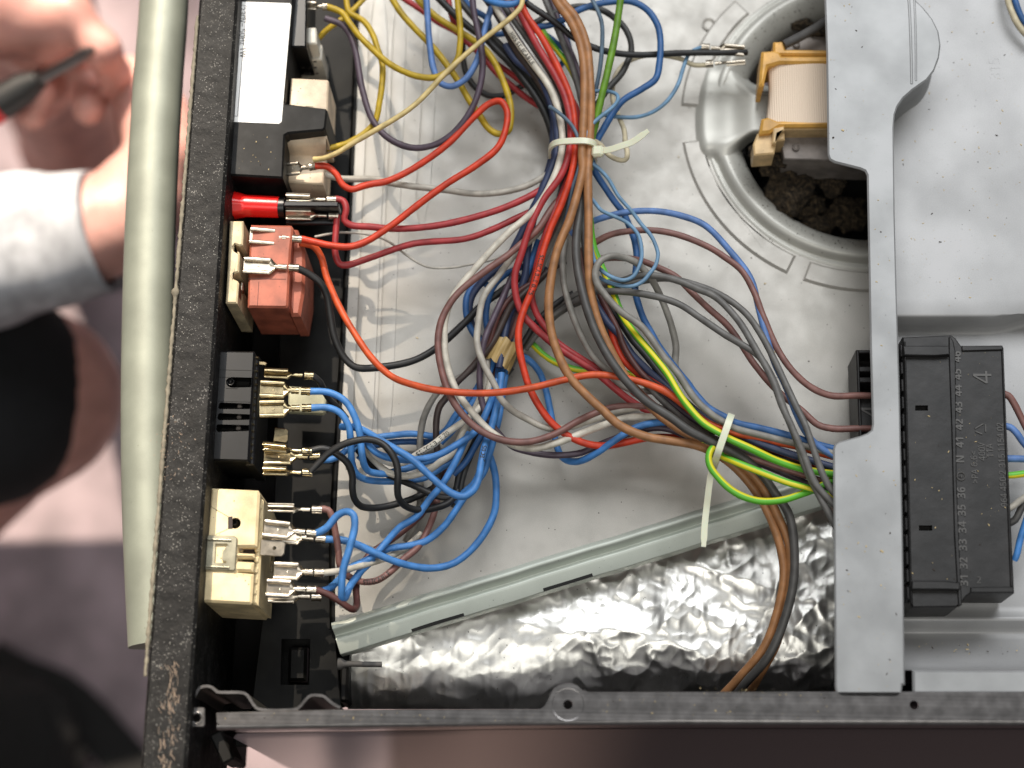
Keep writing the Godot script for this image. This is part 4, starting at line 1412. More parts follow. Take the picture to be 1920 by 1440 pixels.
	wire("mauve_wire", "mauve wire in the outermost arc, ending high at the terminal block", "mauve", 1.35, "1075 480 1112 456 1143 440 1177 434 1227 433 1277 442 1330 463 1358 481 1390 507 1413 547 1430 590 1460 657 1487 697 1520 727 1557 742 1606 741 1640 741", "-26 -22 -20 -20 -18 -16 -14 -14 -16 -17")
	wire("mauve_wire", "mauve wire passing under the black arcs, ending low at the terminal block", "mauve", 1.35, "1085 495 1115 487 1150 484 1190 487 1210 492 1235 502 1268 518 1297 547 1327 577 1366 614 1413 680 1453 727 1480 752 1503 770 1533 797 1563 804 1609 803 1640 803", "-28 -26 -24 -22 -20 -20 -18 -18 -18 -18")
	wire("navy_wire", "navy blue wire fanning down behind the tan wire toward the right tie", "navy", 1.5, "1100 540 1118 570 1140 607 1160 628 1185 665 1212 692 1242 718 1270 742 1310 775 1345 800 1400 822 1480 850 1590 885", "-20 -18 -18 -18 -16 -13 -15")
	wire("orange_wire", "dark orange wire half hidden between the tan and navy wires", "scarlet", 1.4, "1110 530 1128 562 1141 592 1153 640 1168 673 1193 698 1212 710 1265 745 1320 790 1380 818 1470 850 1580 885", "-22 -20 -20 -20 -18 -15 -16 -18")
	wire("black_wire", "thin black wire in the shade under the earth wire", "black", 1.3, "1120 540 1153 590 1178 628 1187 640 1211 666 1241 704 1262 730 1310 775 1350 806 1440 850 1570 880", "-24 -22 -20 -19 -18 -16 -17 -20")
	wire("maroon_wire", "thin dull brown wire between the navy and the black wire", "maroon", 1.2, "1118 545 1148 598 1161 623 1168 643 1188 679 1211 707 1230 722 1275 757 1330 800 1420 845 1560 880", "-21 -17 -16.5 -16 -16 -17 -19 -20")
	wire("grey_wire", "grey wire sliding out under the left tan wire toward the white wires", "grey", 1.35, "1060 450 1055 480 1057 530 1071 580 1091 630 1113 670 1140 697 1163 722 1194 734 1227 734 1265 748 1320 790", "-20 -18 -18 -19 -22 -24 -26")
	wire("purple_wire", "dull purple wire crossing the tape and dipping beneath the white loop", "purple", 1.3, "1000 440 975 490 960 520 940 563 923 600 909 635 903 668 900 707 903 747 913 782 933 812 960 838 993 848 1040 853 1090 848 1123 834 1187 812 1240 803 1320 830 1420 868 1560 925", "-26 -23 -20 -16 -17 -22 -23 -25 -26 -26 -22 -22 -24")
	wire("blue_wire", "blue wire dipping below the orange one, lowest loop in the middle of the sheet", "blue", 1.4, "950 660 970 664 990 675 1010 697 1024 733 1033 773 1040 813 1046 842 1058 861 1083 866 1117 851 1150 828 1187 804 1223 793 1257 792 1310 808 1360 840", "-34 -36 -38 -38 -36 -30 -20 -19 -21 -24")
	wire("earth_wire", "short stretch of earth wire lying low behind the red pair", "earth", 1.35, "985 636 995 643 1017 664 1040 679 1083 693 1130 696 1177 701 1215 725", "-38 -38 -37 -36 -34 -32")
	wire("slate_wire", "thin slate blue wire slipping under the left half of the upper tie", "slate", 0.8, "1030 200 1042 208 1057 220 1074 238 1087 265 1091 283 1090 300 1083 324 1073 353 1066 384 1058 420", "-9 -7 -6 -5.5 -6.5 -12 -18")
	wire("slate_wire", "thin pale blue wire from the little top curl through the tie to the lower rings", "sky", 0.8, "1100 172 1118 171 1143 172 1157 178 1159 188 1148 202 1127 218 1107 237 1097 262 1093 285 1101 299 1120 315 1140 335 1160 367 1185 395 1202 418 1222 444 1232 470 1233 480 1228 499 1218 513 1205 528 1188 536 1168 536 1143 529 1124 520", "-12 -10 -6 -5.5 -7 -10 -12 -12 -11 -10 -12")
	wire("slate_wire", "thin pale blue wire making the smaller of the two rings beside the grey loop", "sky", 0.8, "1095 360 1112 377 1127 395 1147 404 1177 418 1197 439 1203 462 1203 482 1198 499 1187 518 1170 526 1150 522 1130 510 1117 494 1112 476 1108 450", "-16 -14 -13 -11 -8 -8 -8 -10 -14")
	wire("slate_wire", "thin slate wire hanging from the top edge right of the brown wires", "slate", 0.9, "1104 -30 1110 0 1120 20 1128 43 1130 67 1127 117 1119 160 1108 200", "-8 -8 -9 -12 -16")
	t = wire("slate_wire", "thin blue wire swinging from the fan connector back to the loom", "sky", 0.85, "1318 89 1308 91 1292 102 1281 130 1272 158 1252 188 1227 208 1193 220 1152 219 1123 213 1100 208", "-26 -24 -22 -22 -18 -14")
	conn(t, 1396, 95, 1318, 89, -24, -26, 24, "tin")
	wire("blue_wire", "blue wire in the large bow above the tie at upper right", "deep_blue", 1.4, "985 70 1008 52 1030 48 1057 37 1083 20 1118 8 1152 3 1185 4 1214 20 1233 47 1239 76 1237 117 1229 148 1202 168 1168 189 1152 208 1134 238 1119 265 1108 290 1100 330", "-16 -14 -14 -14 -13 -12 -14 -14 -16")
	t = wire("black_wire", "black wire going right from the loom to the fan connectors", "black", 1.35, "975 -8 990 7 1027 33 1053 53 1073 70 1110 88 1143 97 1193 102 1277 100 1360 99 1400 98", "-10 -11 -12 -14 -16 -22 -26")
	wire("black_wire", "greyish black wire curling behind the brown ones in a narrow bow", "charcoal", 1.35, "985 55 1003 43 1035 25 1060 17 1080 12 1102 13 1127 19 1152 34 1173 54 1183 77 1184 97 1178 113 1165 138 1143 163 1128 183 1108 210", "-20 -20 -20 -20 -22 -22 -20")
	t = wire("cream_wire", "thin cream wire from the fan that hooks round beneath the tie's tail", "cream", 1.05, "1326 122 1300 122 1280 112 1252 105 1220 103 1193 108 1169 121 1152 146 1148 183 1160 217 1171 243 1173 267 1176 290 1171 301 1157 300 1140 291 1126 273 1110 262", "-26 -24 -26 -28 -24 -14 -9 -8 -12")
	conn(t, 1398, 115, 1326, 121, -24, -26, 22, "tin", 1.2)
	# --- upper left of the loom
	wire("navy_wire", "navy wire on the left flank of the loom, above and below the tie", "navy", 1.6, "948 85 968 113 993 133 1018 159 1032 192 1042 232 1045 265 1042 292 1030 325 1015 360 993 405 972 448 948 490 912 520 885 555 880 590 890 625 912 652 932 690", "-18 -16 -14 -14 -16 -22 -28 -33 -34")
	wire("navy_wire", "second navy wire tucked under the first below the tie", "navy", 1.5, "1000 140 1022 175 1036 215 1038 260 1034 297 1026 325 1012 365 1000 410 990 470 984 520 968 560 952 600 942 650 936 690", "-20 -20 -21 -22 -24 -25 -24")
	wire("black_wire", "black wire slanting down to the loom from the top edge", "black", 1.6, "806 -20 857 30 885 55 907 70 932 95 960 122 985 153 1003 178 1022 213 1034 250 1040 285 1038 320", "-22 -22 -22 -20 -20 -22 -24")
	wire("black_wire", "black wire lying against the slanting black one, upper right of it", "charcoal", 1.5, "845 -20 880 22 915 62 945 92 975 124 1003 160 1024 195 1038 235 1044 280 1044 330", "-25 -25 -23 -22 -23 -26")
	wire("brown_wire", "dark brown wire between the white wire and the black pair", "dark_brown", 1.8, "890 -30 917 5 940 40 973 98 1005 143 1030 185 1045 225 1050 270 1046 310", "-16 -16 -15 -16 -18 -20")
	wire("grey_wire", "dark grey wire pressed between the white and the red wire", "dark_grey", 1.3, "930 -10 958 32 993 78 1027 124 1046 160 1060 205 1064 260 1062 300", "-13 -13 -13 -14 -16 -18")
	wire("maroon_wire", "dark red wire slanting behind the yellow ones to the loom", "red", 1.3, "745 -12 790 18 823 43 857 62 890 92 912 114 937 142 957 158 973 173 1000 193 1023 208 1040 240", "-28 -28 -28 -28 -27 -26")
	wire("maroon_wire", "dark red wire coming steeply down beside the upright yellow one", "red", 1.3, "838 -15 847 30 860 58 885 86 910 106 945 130 980 156 1010 180 1035 215", "-26 -26 -27 -28 -28 -28")
	wire("blue_wire", "bright blue wire crossing at the very top under the pale yellow one", "blue", 1.4, "895 -20 912 -2 932 5 958 7 978 0 1000 -20", "-12 -8 -7 -10")
	wire("blue_wire", "blue wire with a sharp kink behind the purple wire at the top", "deep_blue", 1.3, "870 -6 880 12 896 23 913 34 918 46 916 60 932 64 950 62", "-28 -25 -25 -28 -30")
	wire("earth_wire", "bit of earth wire showing right of the orange wires above the tie", "earth", 1.2, "1012 45 1025 68 1043 93 1063 121 1083 160 1090 190", "-24 -22 -22 -24")
	wire("teal_wire", "dark blue wire beside the short earth wire above the tie", "deep_blue", 1.1, "1005 55 1027 68 1043 80 1060 97 1077 134 1088 170 1094 200", "-26 -23 -22 -25")
	wire("blue_wire", "short blue wire curving behind the brown pair above the tie", "deep_blue", 1.2, "1046 30 1060 62 1068 92 1066 104 1050 125 1040 150", "-30 -28 -28 -30")
	t = wire("pale_yellow_wire", "pale yellow wire running straight and diagonal from the module to the top edge", "pale_yellow", 1.1, "588 299 606 297 630 288 663 268 697 248 773 200 840 133 907 73 963 28 977 10 979 -30", "-7 -5 -3 -1 -0.5 -1 -4")
	t = wire("yellow_wire", "mustard wire from the upper terminal making the big curl with the blue one", "yellow", 1.35, "612 12 640 24 655 44 673 67 698 91 723 113 748 129 782 143 815 146 840 134 857 113 863 83 863 42 858 0 856 -30", "-14 -14 -14 -13 -12 -10 -8")
	conn(t, 573, 10, 612, 12, -14, -14, 18, "tin", 0.9)
	wire("yellow_wire", "mustard wire looping from the top edge down behind and up again", "yellow", 1.4, "728 -20 737 0 753 26 777 54 807 84 832 113 857 147 877 183 899 218 917 243 935 252 952 247 958 226 957 193 940 143 920 107 905 90 882 72 848 50 815 28 785 0 770 -20", "-20 -20 -18 -18 -16 -16 -18 -20 -20")
	wire("yellow_wire", "mustard wire dropping down along the black channel behind the purple one", "yellow", 1.3, "646 -20 650 0 656 23 682 39 698 63 708 94 716 120 717 150 712 192 704 227 683 250 655 267 640 273 612 280", "-26 -24 -22 -20 -20 -22 -22 -20")
	wire("yellow_wire", "short mustard wire behind the small white relay", "yellow", 1.2, "598 72 610 58 622 48 640 36 660 20 690 -10", "-26 -24 -24 -26")
	wire("purple_wire", "dark purple wire hanging in a wide loop from the top edge", "purple", 1.35, "610 34 640 46 655 65 667 100 680 167 700 227 730 261 773 278 817 271 853 247 883 207 900 160 904 117 898 67 889 20 885 -30", "-16 -18 -18 -16 -11 -8 -7")
	wire("blue_wire", "pale blue wire in a narrow loop hanging between the mustard wires", "periwinkle", 1.35, "796 -30 799 0 801 33 804 67 808 100 815 133 828 156 848 161 873 147 890 122 900 95 908 60 920 20 930 -10", "-15 -15 -15 -13 -13 -15 -16")
	wire("black_wire", "black wire in a loop behind the purple wire, above the orange bend", "black", 1.3, "866 60 868 100 872 130 884 154 903 172 924 180 946 178 972 165 1000 150", "-32 -32 -32 -30")
	# --- wires from the left terminals, upper half
	t = wire("orange_wire", "orange jumper wire bowing out to a hairpin between module and terracotta switch", "scarlet", 1.4, "588 311 613 313 630 327 643 347 660 355 680 349 700 344 723 340 773 317 840 270 887 221 917 194 938 189 950 207 948 240 933 277 893 310 840 343 780 387 733 423 683 454 655 462 622 460 590 454 563 448", "-9 -10 -12 -14 -14 -12 -10 -9 -9 -9 -10 -10 -10")
	conn(t, 533, 318, 590, 312, -11, -9, 26, "tin", 0.5)
	conn(t, 468, 441, 563, 449, -7, -10, 34, "tin")
	wire("grey_wire", "warm grey wire running right from the module across to the loom", "light_grey", 1.35, "606 327 640 334 707 336 730 343 773 350 840 357 890 363 940 360 983 350 1020 331 1040 315", "-22 -20 -19 -19 -18 -20")
	M.wire_light_grey.albedo_color = rgb(190, 184, 172)
	t = wire("red_wire", "bright red wire bending down from the red lamp and right to the loom", "red", 1.4, "628 373 643 377 649 393 646 413 658 422 697 425 730 428 773 428 840 420 923 397 973 377 1010 358 1035 340", "-10 -10 -12 -14 -14 -15 -18")
	conn(t, 536, 371, 628, 374, -9, -10, 18, "tin", 1.1)
	t = wire("red_wire", "red wire dropping straight from the lamp, then right below its twin", "red", 1.35, "632 403 630 432 629 470 632 485 638 495 650 497 697 482 773 458 873 447 923 430 973 407 1000 395", "-14 -15 -17 -18 -18 -19 -20")
	conn(t, 535, 402, 632, 404, -12, -14, 22, "tin", 0.8)
	wire("grey_wire", "very thin grey wire sagging across the sheet below the red wires", "light_grey", 0.5, "590 444 630 437 663 437 697 441 727 451 767 481 800 500 840 503 880 497 925 486 960 470", "-16 -18 -20 -22 -24 -26")
	t = wire("black_wire", "black wire from the terracotta switch drooping right to the taped bundle", "black", 1.5, "557 503 580 515 602 533 614 557 620 590 628 632 646 671 667 689 707 690 773 677 817 653 873 603 900 575 935 550 975 520", "-8 -12 -18 -24 -26 -27 -28 -28")
	conn(t, 456, 497, 558, 503, -6, -8, 34, "tin")
	# --- the taped bundle and the blue wires below it
	wire("blue_wire", "blue wire bending down beside the light grey loop, above the tape", "deep_blue", 1.3, "990 495 958 508 942 518 927 534 917 555 911 587 913 612 922 636 930 665 925 720 915 765 895 800", "-28 -26 -26 -28 -31 -33 -33")
	wire("blue_wire", "blue wire in the far left hook above the tape", "deep_blue", 1.35, "925 560 916 537 904 529 890 535 877 553 873 575 876 600 885 622 905 645 925 662 935 700 930 750 918 800", "-32 -30 -29 -29 -30 -32 -33 -33")
	wire("blue_wire", "dark blue wire going straight down to the tape", "deep_blue", 1.3, "1010 450 995 493 987 514 978 536 962 555 953 575 947 600 940 640 935 690 930 750 924 790 913 820 905 860 898 892", "-24 -25 -27 -29 -28 -27 -27 -30")
	wire("blue_wire", "blue wire half hidden between purple and brown above the tape", "periwinkle", 1.25, "975 515 955 535 945 560 938 600 936 640 943 690 938 730 926 775 915 830 908 870", "-30 -30 -31 -28 -27 -29")
	wire("blue_wire", "blue wire on the right edge of the vertical blue strand below the tape", "blue", 1.35, "985 560 968 600 955 645 950 690 942 740 936 780 926 820 918 850 905 890 880 915 850 940", "-31 -31 -30 -27 -26 -27 -29 -30")
	wire("blue_wire", "dull blue wire inside the vertical blue strand below the tape", "deep_blue", 1.3, "955 650 944 690 934 730 922 770 908 805 890 838 872 868 850 890", "-30 -27 -26 -27 -29")
	wire("blue_wire", "blue wire on the left edge of the vertical blue strand below the tape", "blue", 1.35, "930 660 916 700 900 735 880 765 862 790 845 812 826 830", "-29 -28 -29 -30 -31")
	wire("grey_wire", "pale grey wire between the blue and black strands below the tape", "light_grey", 1.3, "945 560 930 610 918 650 912 700 905 740 898 775 888 800 872 840 852 875 838 892", "-28 -27 -25 -26 -28 -29")
	wire("navy_wire", "navy wire right of the brown pair, running into the tape", "navy", 1.3, "1022 500 1005 530 985 570 968 605 957 640 950 680 942 720 934 760", "-30 -30 -31 -30 -30")
	wire("brown_wire", "dark brown wire sloping from the tan wire to the tape and on to a bend", "dark_brown", 1.4, "1060 490 1030 508 1008 528 980 552 958 573 944 600 930 630 910 662 893 681 875 700 855 719 838 744 824 762 818 785 817 817 820 850 822 888 815 915 802 940 785 965", "-24 -23 -22 -23 -23 -24 -25 -27 -32 -34 -34")
	wire("brown_wire", "thin brown wire running beside the dark brown one into the tape", "maroon", 1.1, "1000 530 975 545 955 562 938 585 927 610 917 640 900 668 882 690 862 712", "-23 -22 -22 -22 -24 -26")
	wire("black_wire", "black wire slanting from behind the tan wire to the tape", "black", 1.3, "1075 550 1050 565 1020 590 1000 613 983 640 965 665 948 690 930 730 900 800 882 833 870 858 860 892 852 930", "-28 -28 -29 -31 -31 -31 -30 -30")
	wire("black_wire", "second black wire of the dark strand below the tape", "charcoal", 1.2, "960 690 940 720 915 770 892 830 880 860 868 895 862 925 850 952", "-33 -33 -31 -31 -32")
	wire("grey_wire", "grey wire bending down from the taped bundle at its left side", "grey", 1.35, "935 655 905 677 873 700 852 713 823 733 807 755 795 783 790 808 788 840 788 880 788 908 787 940 778 980 760 1015", "-27 -26 -25 -27 -34 -38 -38 -38 -38")
	wire("white_wire", "white wire with print rising from the blue coil into the bundle", "white", 1.35, "683 812 690 830 700 850 718 862 735 868 757 867 772 858 790 847 815 832 832 818 853 802 873 788 893 772 910 745 920 710", "-28 -26 -24 -22 -20 -20 -22 -25", "", "SILICABLE 20", 0.40)
	wire("white_wire", "white wire in the lower curve of the blue coil behind the black loops", "white", 1.4, "676 815 687 834 693 853 707 868 723 882 743 890 765 892 790 887 807 880 823 868 848 850 867 813 882 783 897 755 910 720", "-32 -30 -27 -25 -24 -24 -24 -26 -28")
	t = wire("blue_wire", "blue wire from the upper brass connector bending down, nearest the sheet edge", "blue", 1.4, "578 734 615 736 647 752 667 784 675 812 679 850 683 872 692 884 718 889 743 884 770 877 798 866 832 856 860 838 885 812", "-12 -12 -14 -18 -24 -28 -28 -28 -28")
	conn(t, 487, 729, 579, 734, -9, -12, 34, "brass")
	t = wire("blue_wire", "blue wire from the lower brass connector, outer bend of the pair", "blue", 1.4, "580 765 615 765 638 775 654 799 658 825 659 850 661 870 669 889 685 899 715 903 765 902 798 895 823 880 848 863 873 833 893 805", "-12 -13 -16 -22 -27 -31 -31 -31 -30")
	conn(t, 486, 767, 581, 765, -9, -12, 34, "brass")
	wire("blue_wire", "blue wire running level along the top of the coil from the left", "blue", 1.35, "660 845 680 830 705 821 732 817 765 813 790 814 813 817 832 810 853 780 873 755 890 735 910 700", "-36 -37 -37 -36 -34 -32")
	wire("blue_wire", "blue wire lying just below the level one at the top of the coil", "deep_blue", 1.35, "672 862 690 842 723 832 765 828 807 828 832 822 856 795 880 762 900 730", "-40 -40 -40 -38 -36")
	wire("blue_wire", "bright blue wire curving through the coil below the printed white one", "blue", 1.4, "684 812 690 833 707 850 732 859 765 862 790 860 823 852 857 833 882 817 897 802 915 767 923 747 932 712", "-26 -22 -18 -17.5 -18 -20 -25")
	wire("blue_wire", "long bright blue wire crossing in front of the coil into the printed bottom loop", "blue", 1.45, "640 800 660 800 682 808 707 823 740 842 773 861 798 883 823 906 848 925 868 931 886 920 896 901 902 868 910 834 922 800 934 750 940 700", "-26 -20 -14 -12 -12 -13 -15 -19 -24", "", "JEC05", 0.665)
	wire("blue_wire", "short blue wire peeping out under the black loop at the sheet edge", "blue", 1.35, "595 862 620 862 640 852 655 840 672 828 690 815", "-26 -28 -30 -32")
	wire("blue_wire", "blue wire leaving the coil downward left to the lowest connectors", "blue", 1.4, "880 812 868 833 857 858 843 885 827 912 807 935 783 967 750 988 723 1017 702 1040 680 1055 655 1066", "-22 -20 -20 -20 -22 -24 -22 -20")
	wire("blue_wire", "blue wire with a gentle wave, middle of the three lower blue curves", "blue", 1.4, "905 860 895 895 872 930 853 960 833 987 800 1013 767 1022 730 1028 707 1040 683 1053 660 1063 637 1086 620 1102 604 1108", "-26 -27 -27 -28 -28 -28 -26 -18 -14")
	t = wire("blue_wire", "blue wire in the widest lower curve, ending behind the upright blue loop", "blue", 1.45, "908 835 916 850 922 868 928 893 930 930 927 962 910 998 880 1034 847 1057 807 1066 767 1061 733 1050 697 1033 669 1020 641 1012 607 1011", "-30 -32 -33 -33 -32 -28 -22 -18 -16")
	conn(t, 508, 1003, 608, 1011, -14, -16, 30, "tin", 0.3)
	t = wire("blue_wire", "blue wire in the upright hairpin in front of the cream switch", "blue", 1.45, "590 1001 611 990 632 967 648 960 662 966 665 988 655 1031 644 1069 641 1100 641 1122 647 1120 655 1100 666 1085 680 1068 700 1050", "-8 -6 -4 -4 -8 -14 -20 -24")
	conn(t, 494, 990, 591, 1001, -7, -8, 34, "tin")
	t = wire("maroon_wire", "reddish brown wire from the top of the cream switch, down and round right", "mauve", 1.35, "600 954 615 957 623 972 629 997 635 1031 638 1058 650 1077 677 1090 707 1088 733 1071 755 1050 783 1027 800 998 813 967 822 930", "-12 -12 -14 -16 -20 -24 -26 -28 -30 -32", "", "SILICABLE", 0.42)
	conn(t, 502, 953, 601, 955, -10, -12, 18, "tin", 1.1)
	t = wire("maroon_wire", "brown wire from the bottom connector with a sharp point, rising to the bundle", "maroon", 1.35, "590 1106 613 1114 637 1128 657 1141 666 1142 670 1130 668 1105 672 1078 690 1043 740 1008 780 975 805 945 822 910 838 880", "-8 -10 -14 -20 -26 -30 -34 -36 -36")
	conn(t, 499, 1102, 591, 1107, -8, -8, 34, "tin")
	t = wire("white_wire", "white wire from the cream switch rising slightly right under the blues", "white", 1.25, "604 1074 641 1070 679 1061 720 1048 755 1030 790 1000", "-10 -14 -24 -32 -36")
	conn(t, 513, 1070, 605, 1074, -9, -10, 34, "tin")
	# --- black jumpers of the black switch
	t = wire("black_wire", "black wire bowing over the blue pair and down as the right tall loop", "black", 1.4, "582 885 600 866 615 850 640 834 665 826 690 824 715 832 733 850 743 868 747 892 746 913 748 932 758 946 778 955 813 953 842 942 858 920", "-9 -8 -6 -6 -6 -8 -12 -18 -24 -28")
	conn(t, 492, 883, 583, 886, -10, -10, 18, "brass", 1.0)
	t = wire("black_wire", "black wire bending down as the left loop at the sheet edge", "black", 1.4, "582 846 606 841 622 845 640 856 652 868 660 890 660 917 664 936 675 949 695 953 723 950 773 935 800 922 830 905", "-10 -11 -13 -18 -24 -30 -34 -36")
	conn(t, 492, 838, 583, 847, -11, -10, 18, "brass", 1.0)
	wire("black_wire", "black wire sloping through the coil behind the tall black loop", "black", 1.35, "672 845 688 862 707 880 740 897 773 910 807 925 830 932 855 932", "-35 -32 -29 -27 -26 -28")
	t = wire("black_wire", "short black wire from the topmost connector of the black switch", "black", 1.3, "584 703 599 716 606 731 616 748 633 764 650 785", "-16 -20 -26 -32")
	conn(t, 495, 700, 585, 704, -13, -16, 20, "brass", 0.9)
	# wide empty crimp of the black switch
	t = thing("spare_connector", "wide brass connector with an open crimp between the two black wires", "connector", at(495, 855, -16))
	conn(t, 494, 856, 598, 856, -15, -16, 34, "brass")
	t = thing("spare_connector", "dull connector tucked under the lowest one of the cream switch", "connector", at(500, 1118, -16))
	conn(t, 502, 1117, 600, 1119, -15, -18, 26, "tin", 0.4)
	# --- wires at the right margin
	wire("brown_wire", "brown wire leaving the right side of the terminal block, uppermost", "mauve", 1.4, "1876 737 1890 742 1901 758 1912 780 1925 805 1945 840", "-18 -18 -20 -22")
	wire("blue_wire", "blue and brown looking wire second down on the block's right side", "periwinkle", 1.35, "1880 798 1893 801 1905 812 1916 828 1935 850", "-18 -18 -20")
	wire("blue_wire", "level blue wire third down on the block's right side", "periwinkle", 1.4, "1880 860 1895 860 1920 861 1950 862", "-18 -18 -18")
	wire("earth_wire", "earth wire on the block's right side, below the level blue one", "earth", 1.4, "1885 892 1900 891 1920 888 1950 884", "-18 -18 -18")
	wire("grey_wire", "pale grey wire rising right of the lower half of the block", "light_grey", 1.3, "1888 955 1900 948 1910 940 1922 932 1945 915", "-18 -17 -16")
	wire("grey_wire", "dark grey wire rising right of the lower half of the block", "dark_grey", 1.4, "1890 982 1903 974 1913 955 1922 938 1940 905", "-22 -20 -18")
	wire("blue_wire", "blue wire end at the lower right corner of the block", "blue", 1.3, "1902 1050 1906 1040 1912 1012 1920 985 1932 950", "-24 -22 -18")
	wire("white_wire", "cream wire cutting the upper right corner of the photo", "cream", 1.35, "1886 -30 1890 0 1899 26 1912 50 1935 75", "-16 -16 -17")
	wire("navy_wire", "dark blue wire beside the cream one in the upper right corner", "deep_blue", 1.3, "1898 -30 1901 -6 1908 18 1918 38 1940 62", "-19 -19 -20")

# ---------------------------------------------------------------- cable ties and tape
func strap(p: PackedVector3Array, wid: float, th: float, nrm: Array) -> Shape:
	var s := Shape.new()
	var rows := [PackedVector3Array(), PackedVector3Array(), PackedVector3Array(), PackedVector3Array(), PackedVector3Array()]
	for i in p.size():
		var d := (p[mini(i + 1, p.size() - 1)] - p[maxi(i - 1, 0)]).normalized()
		var up: Vector3 = nrm[i]
		up = (up - d * up.dot(d)).normalized()
		var sd := d.cross(up)
		var w := wid * 0.5 * (0.75 if i > p.size() - 3 and nrm.size() > 0 and th > 0.0011 else 1.0)
		rows[0].append(p[i] - sd * w)
		rows[1].append(p[i] - sd * w + up * th)
		rows[2].append(p[i] + sd * w + up * th)
		rows[3].append(p[i] + sd * w)
		rows[4].append(p[i] - sd * w)
	for k in 4:
		s.grid([rows[k], rows[k + 1]])
	s.quad(rows[0][0], rows[1][0], rows[2][0], rows[3][0], p[0] - p[1])
	var e := p.size() - 1
	s.quad(rows[0][e], rows[1][e], rows[2][e], rows[3][e], p[e] - p[e - 1])
	return s

func tie_band(c: Vector3, across: Vector3, rx: float, ry: float, wid: float, th: float, n := 40) -> Shape:
	var p := PackedVector3Array()
	var nn := []
	var x := across.normalized()
	for i in n + 1:
		var a := TAU * i / n
		p.append(c + x * signf(cos(a)) * pow(absf(cos(a)), 0.55) * rx + Vector3.UP * signf(sin(a)) * pow(absf(sin(a)), 0.55) * ry)
		nn.append(x * cos(a) + Vector3.UP * sin(a))
	return strap(p, wid, th, nn)

func build_ties() -> void:
	var t := thing("cable_tie", "cream nylon cable tie round the loom, its tail bent up to the right", "cable tie", at(1075, 282, -8))
	var a := at(1033, 288, -17)
	var b := at(1116, 285, -13)
	part("band", tie_band((a + b) * 0.5 + Vector3(0, -0.0015, 0), b - a, a.distance_to(b) * 0.5, 0.0125, 0.0024, 0.0011), M.nylon, t)
	var s := Shape.new()
	s.box(frame(at(1121, 284.5, -4), b - a), Vector3(0.0046, 0.0032, 0.0046), 0.0009)
	part("head", s, M.nylon, t)
	var p := curve(PackedVector3Array([at(1128, 283, -5), at(1143, 281, -4), at(1165, 274, -3), at(1185, 267, -3), at(1200, 257, -2), at(1216, 245, -1)]), 0.002)
	var up := []
	for q in p:
		up.append(Vector3(0, 1, 0.25))
	part("tail", strap(p, 0.0024, 0.0012, up), M.nylon, t)
	t = thing("cable_tie", "pale nylon cable tie round the right bundle, its long tail hanging straight down", "cable tie", at(1355, 820, -10))
	a = at(1369, 785, -14)
	b = at(1340, 868, -14)
	part("band", tie_band((a + b) * 0.5 + Vector3(0, -0.003, 0), b - a, a.distance_to(b) * 0.5, 0.0125, 0.0026, 0.0011), M.nylon, t)
	s = Shape.new()
	s.box(frame(at(1336, 868, -18), b - a), Vector3(0.0042, 0.003, 0.0046), 0.0008)
	part("head", s, M.nylon, t)
	p = curve(PackedVector3Array([at(1336, 872, -18), at(1331, 900, -20), at(1326, 940, -22), at(1321, 985, -22), at(1319, 1026, -22)]), 0.002)
	up = []
	for q in p:
		up.append(Vector3.UP)
	part("tail", strap(p, 0.0024, 0.0012, up), M.nylon, t)
	# brown paper tape round the left bundle
	s = Shape.new()
	var rows := []
	var ax0 := at(950, 640, -27)
	var ax1 := at(930, 684, -27)
	var d := (ax1 - ax0).normalized()
	var sd := d.cross(Vector3.UP).normalized()
	for i in 17:
		var f := i / 16.0
		var row := PackedVector3Array()
		for j in 33:
			var an := lerpf(-0.35, PI + 0.35, j / 32.0)
			var g := f + (0.09 * sin(j * 0.9) * (f - 0.5) + (0.22 * (j / 32.0 - 0.5) * (1.0 if f > 0.5 else 0.4)))
			var r := 0.0052 + 0.0004 * sin(j * 0.8 + f * 3.0) + 0.0003 * sin(j * 2.1)
			row.append(ax0 + d * (g * ax0.distance_to(ax1)) + sd * cos(an) * r * 1.05 + Vector3.UP * (sin(an) * r * 0.95 - 0.0005))
		rows.append(row)
	s.grid(rows)
	single("paper_tape", s, M.tape, at(940, 660, -25), "piece of brown paper tape wrapped round the blue and brown bundle", "tape")

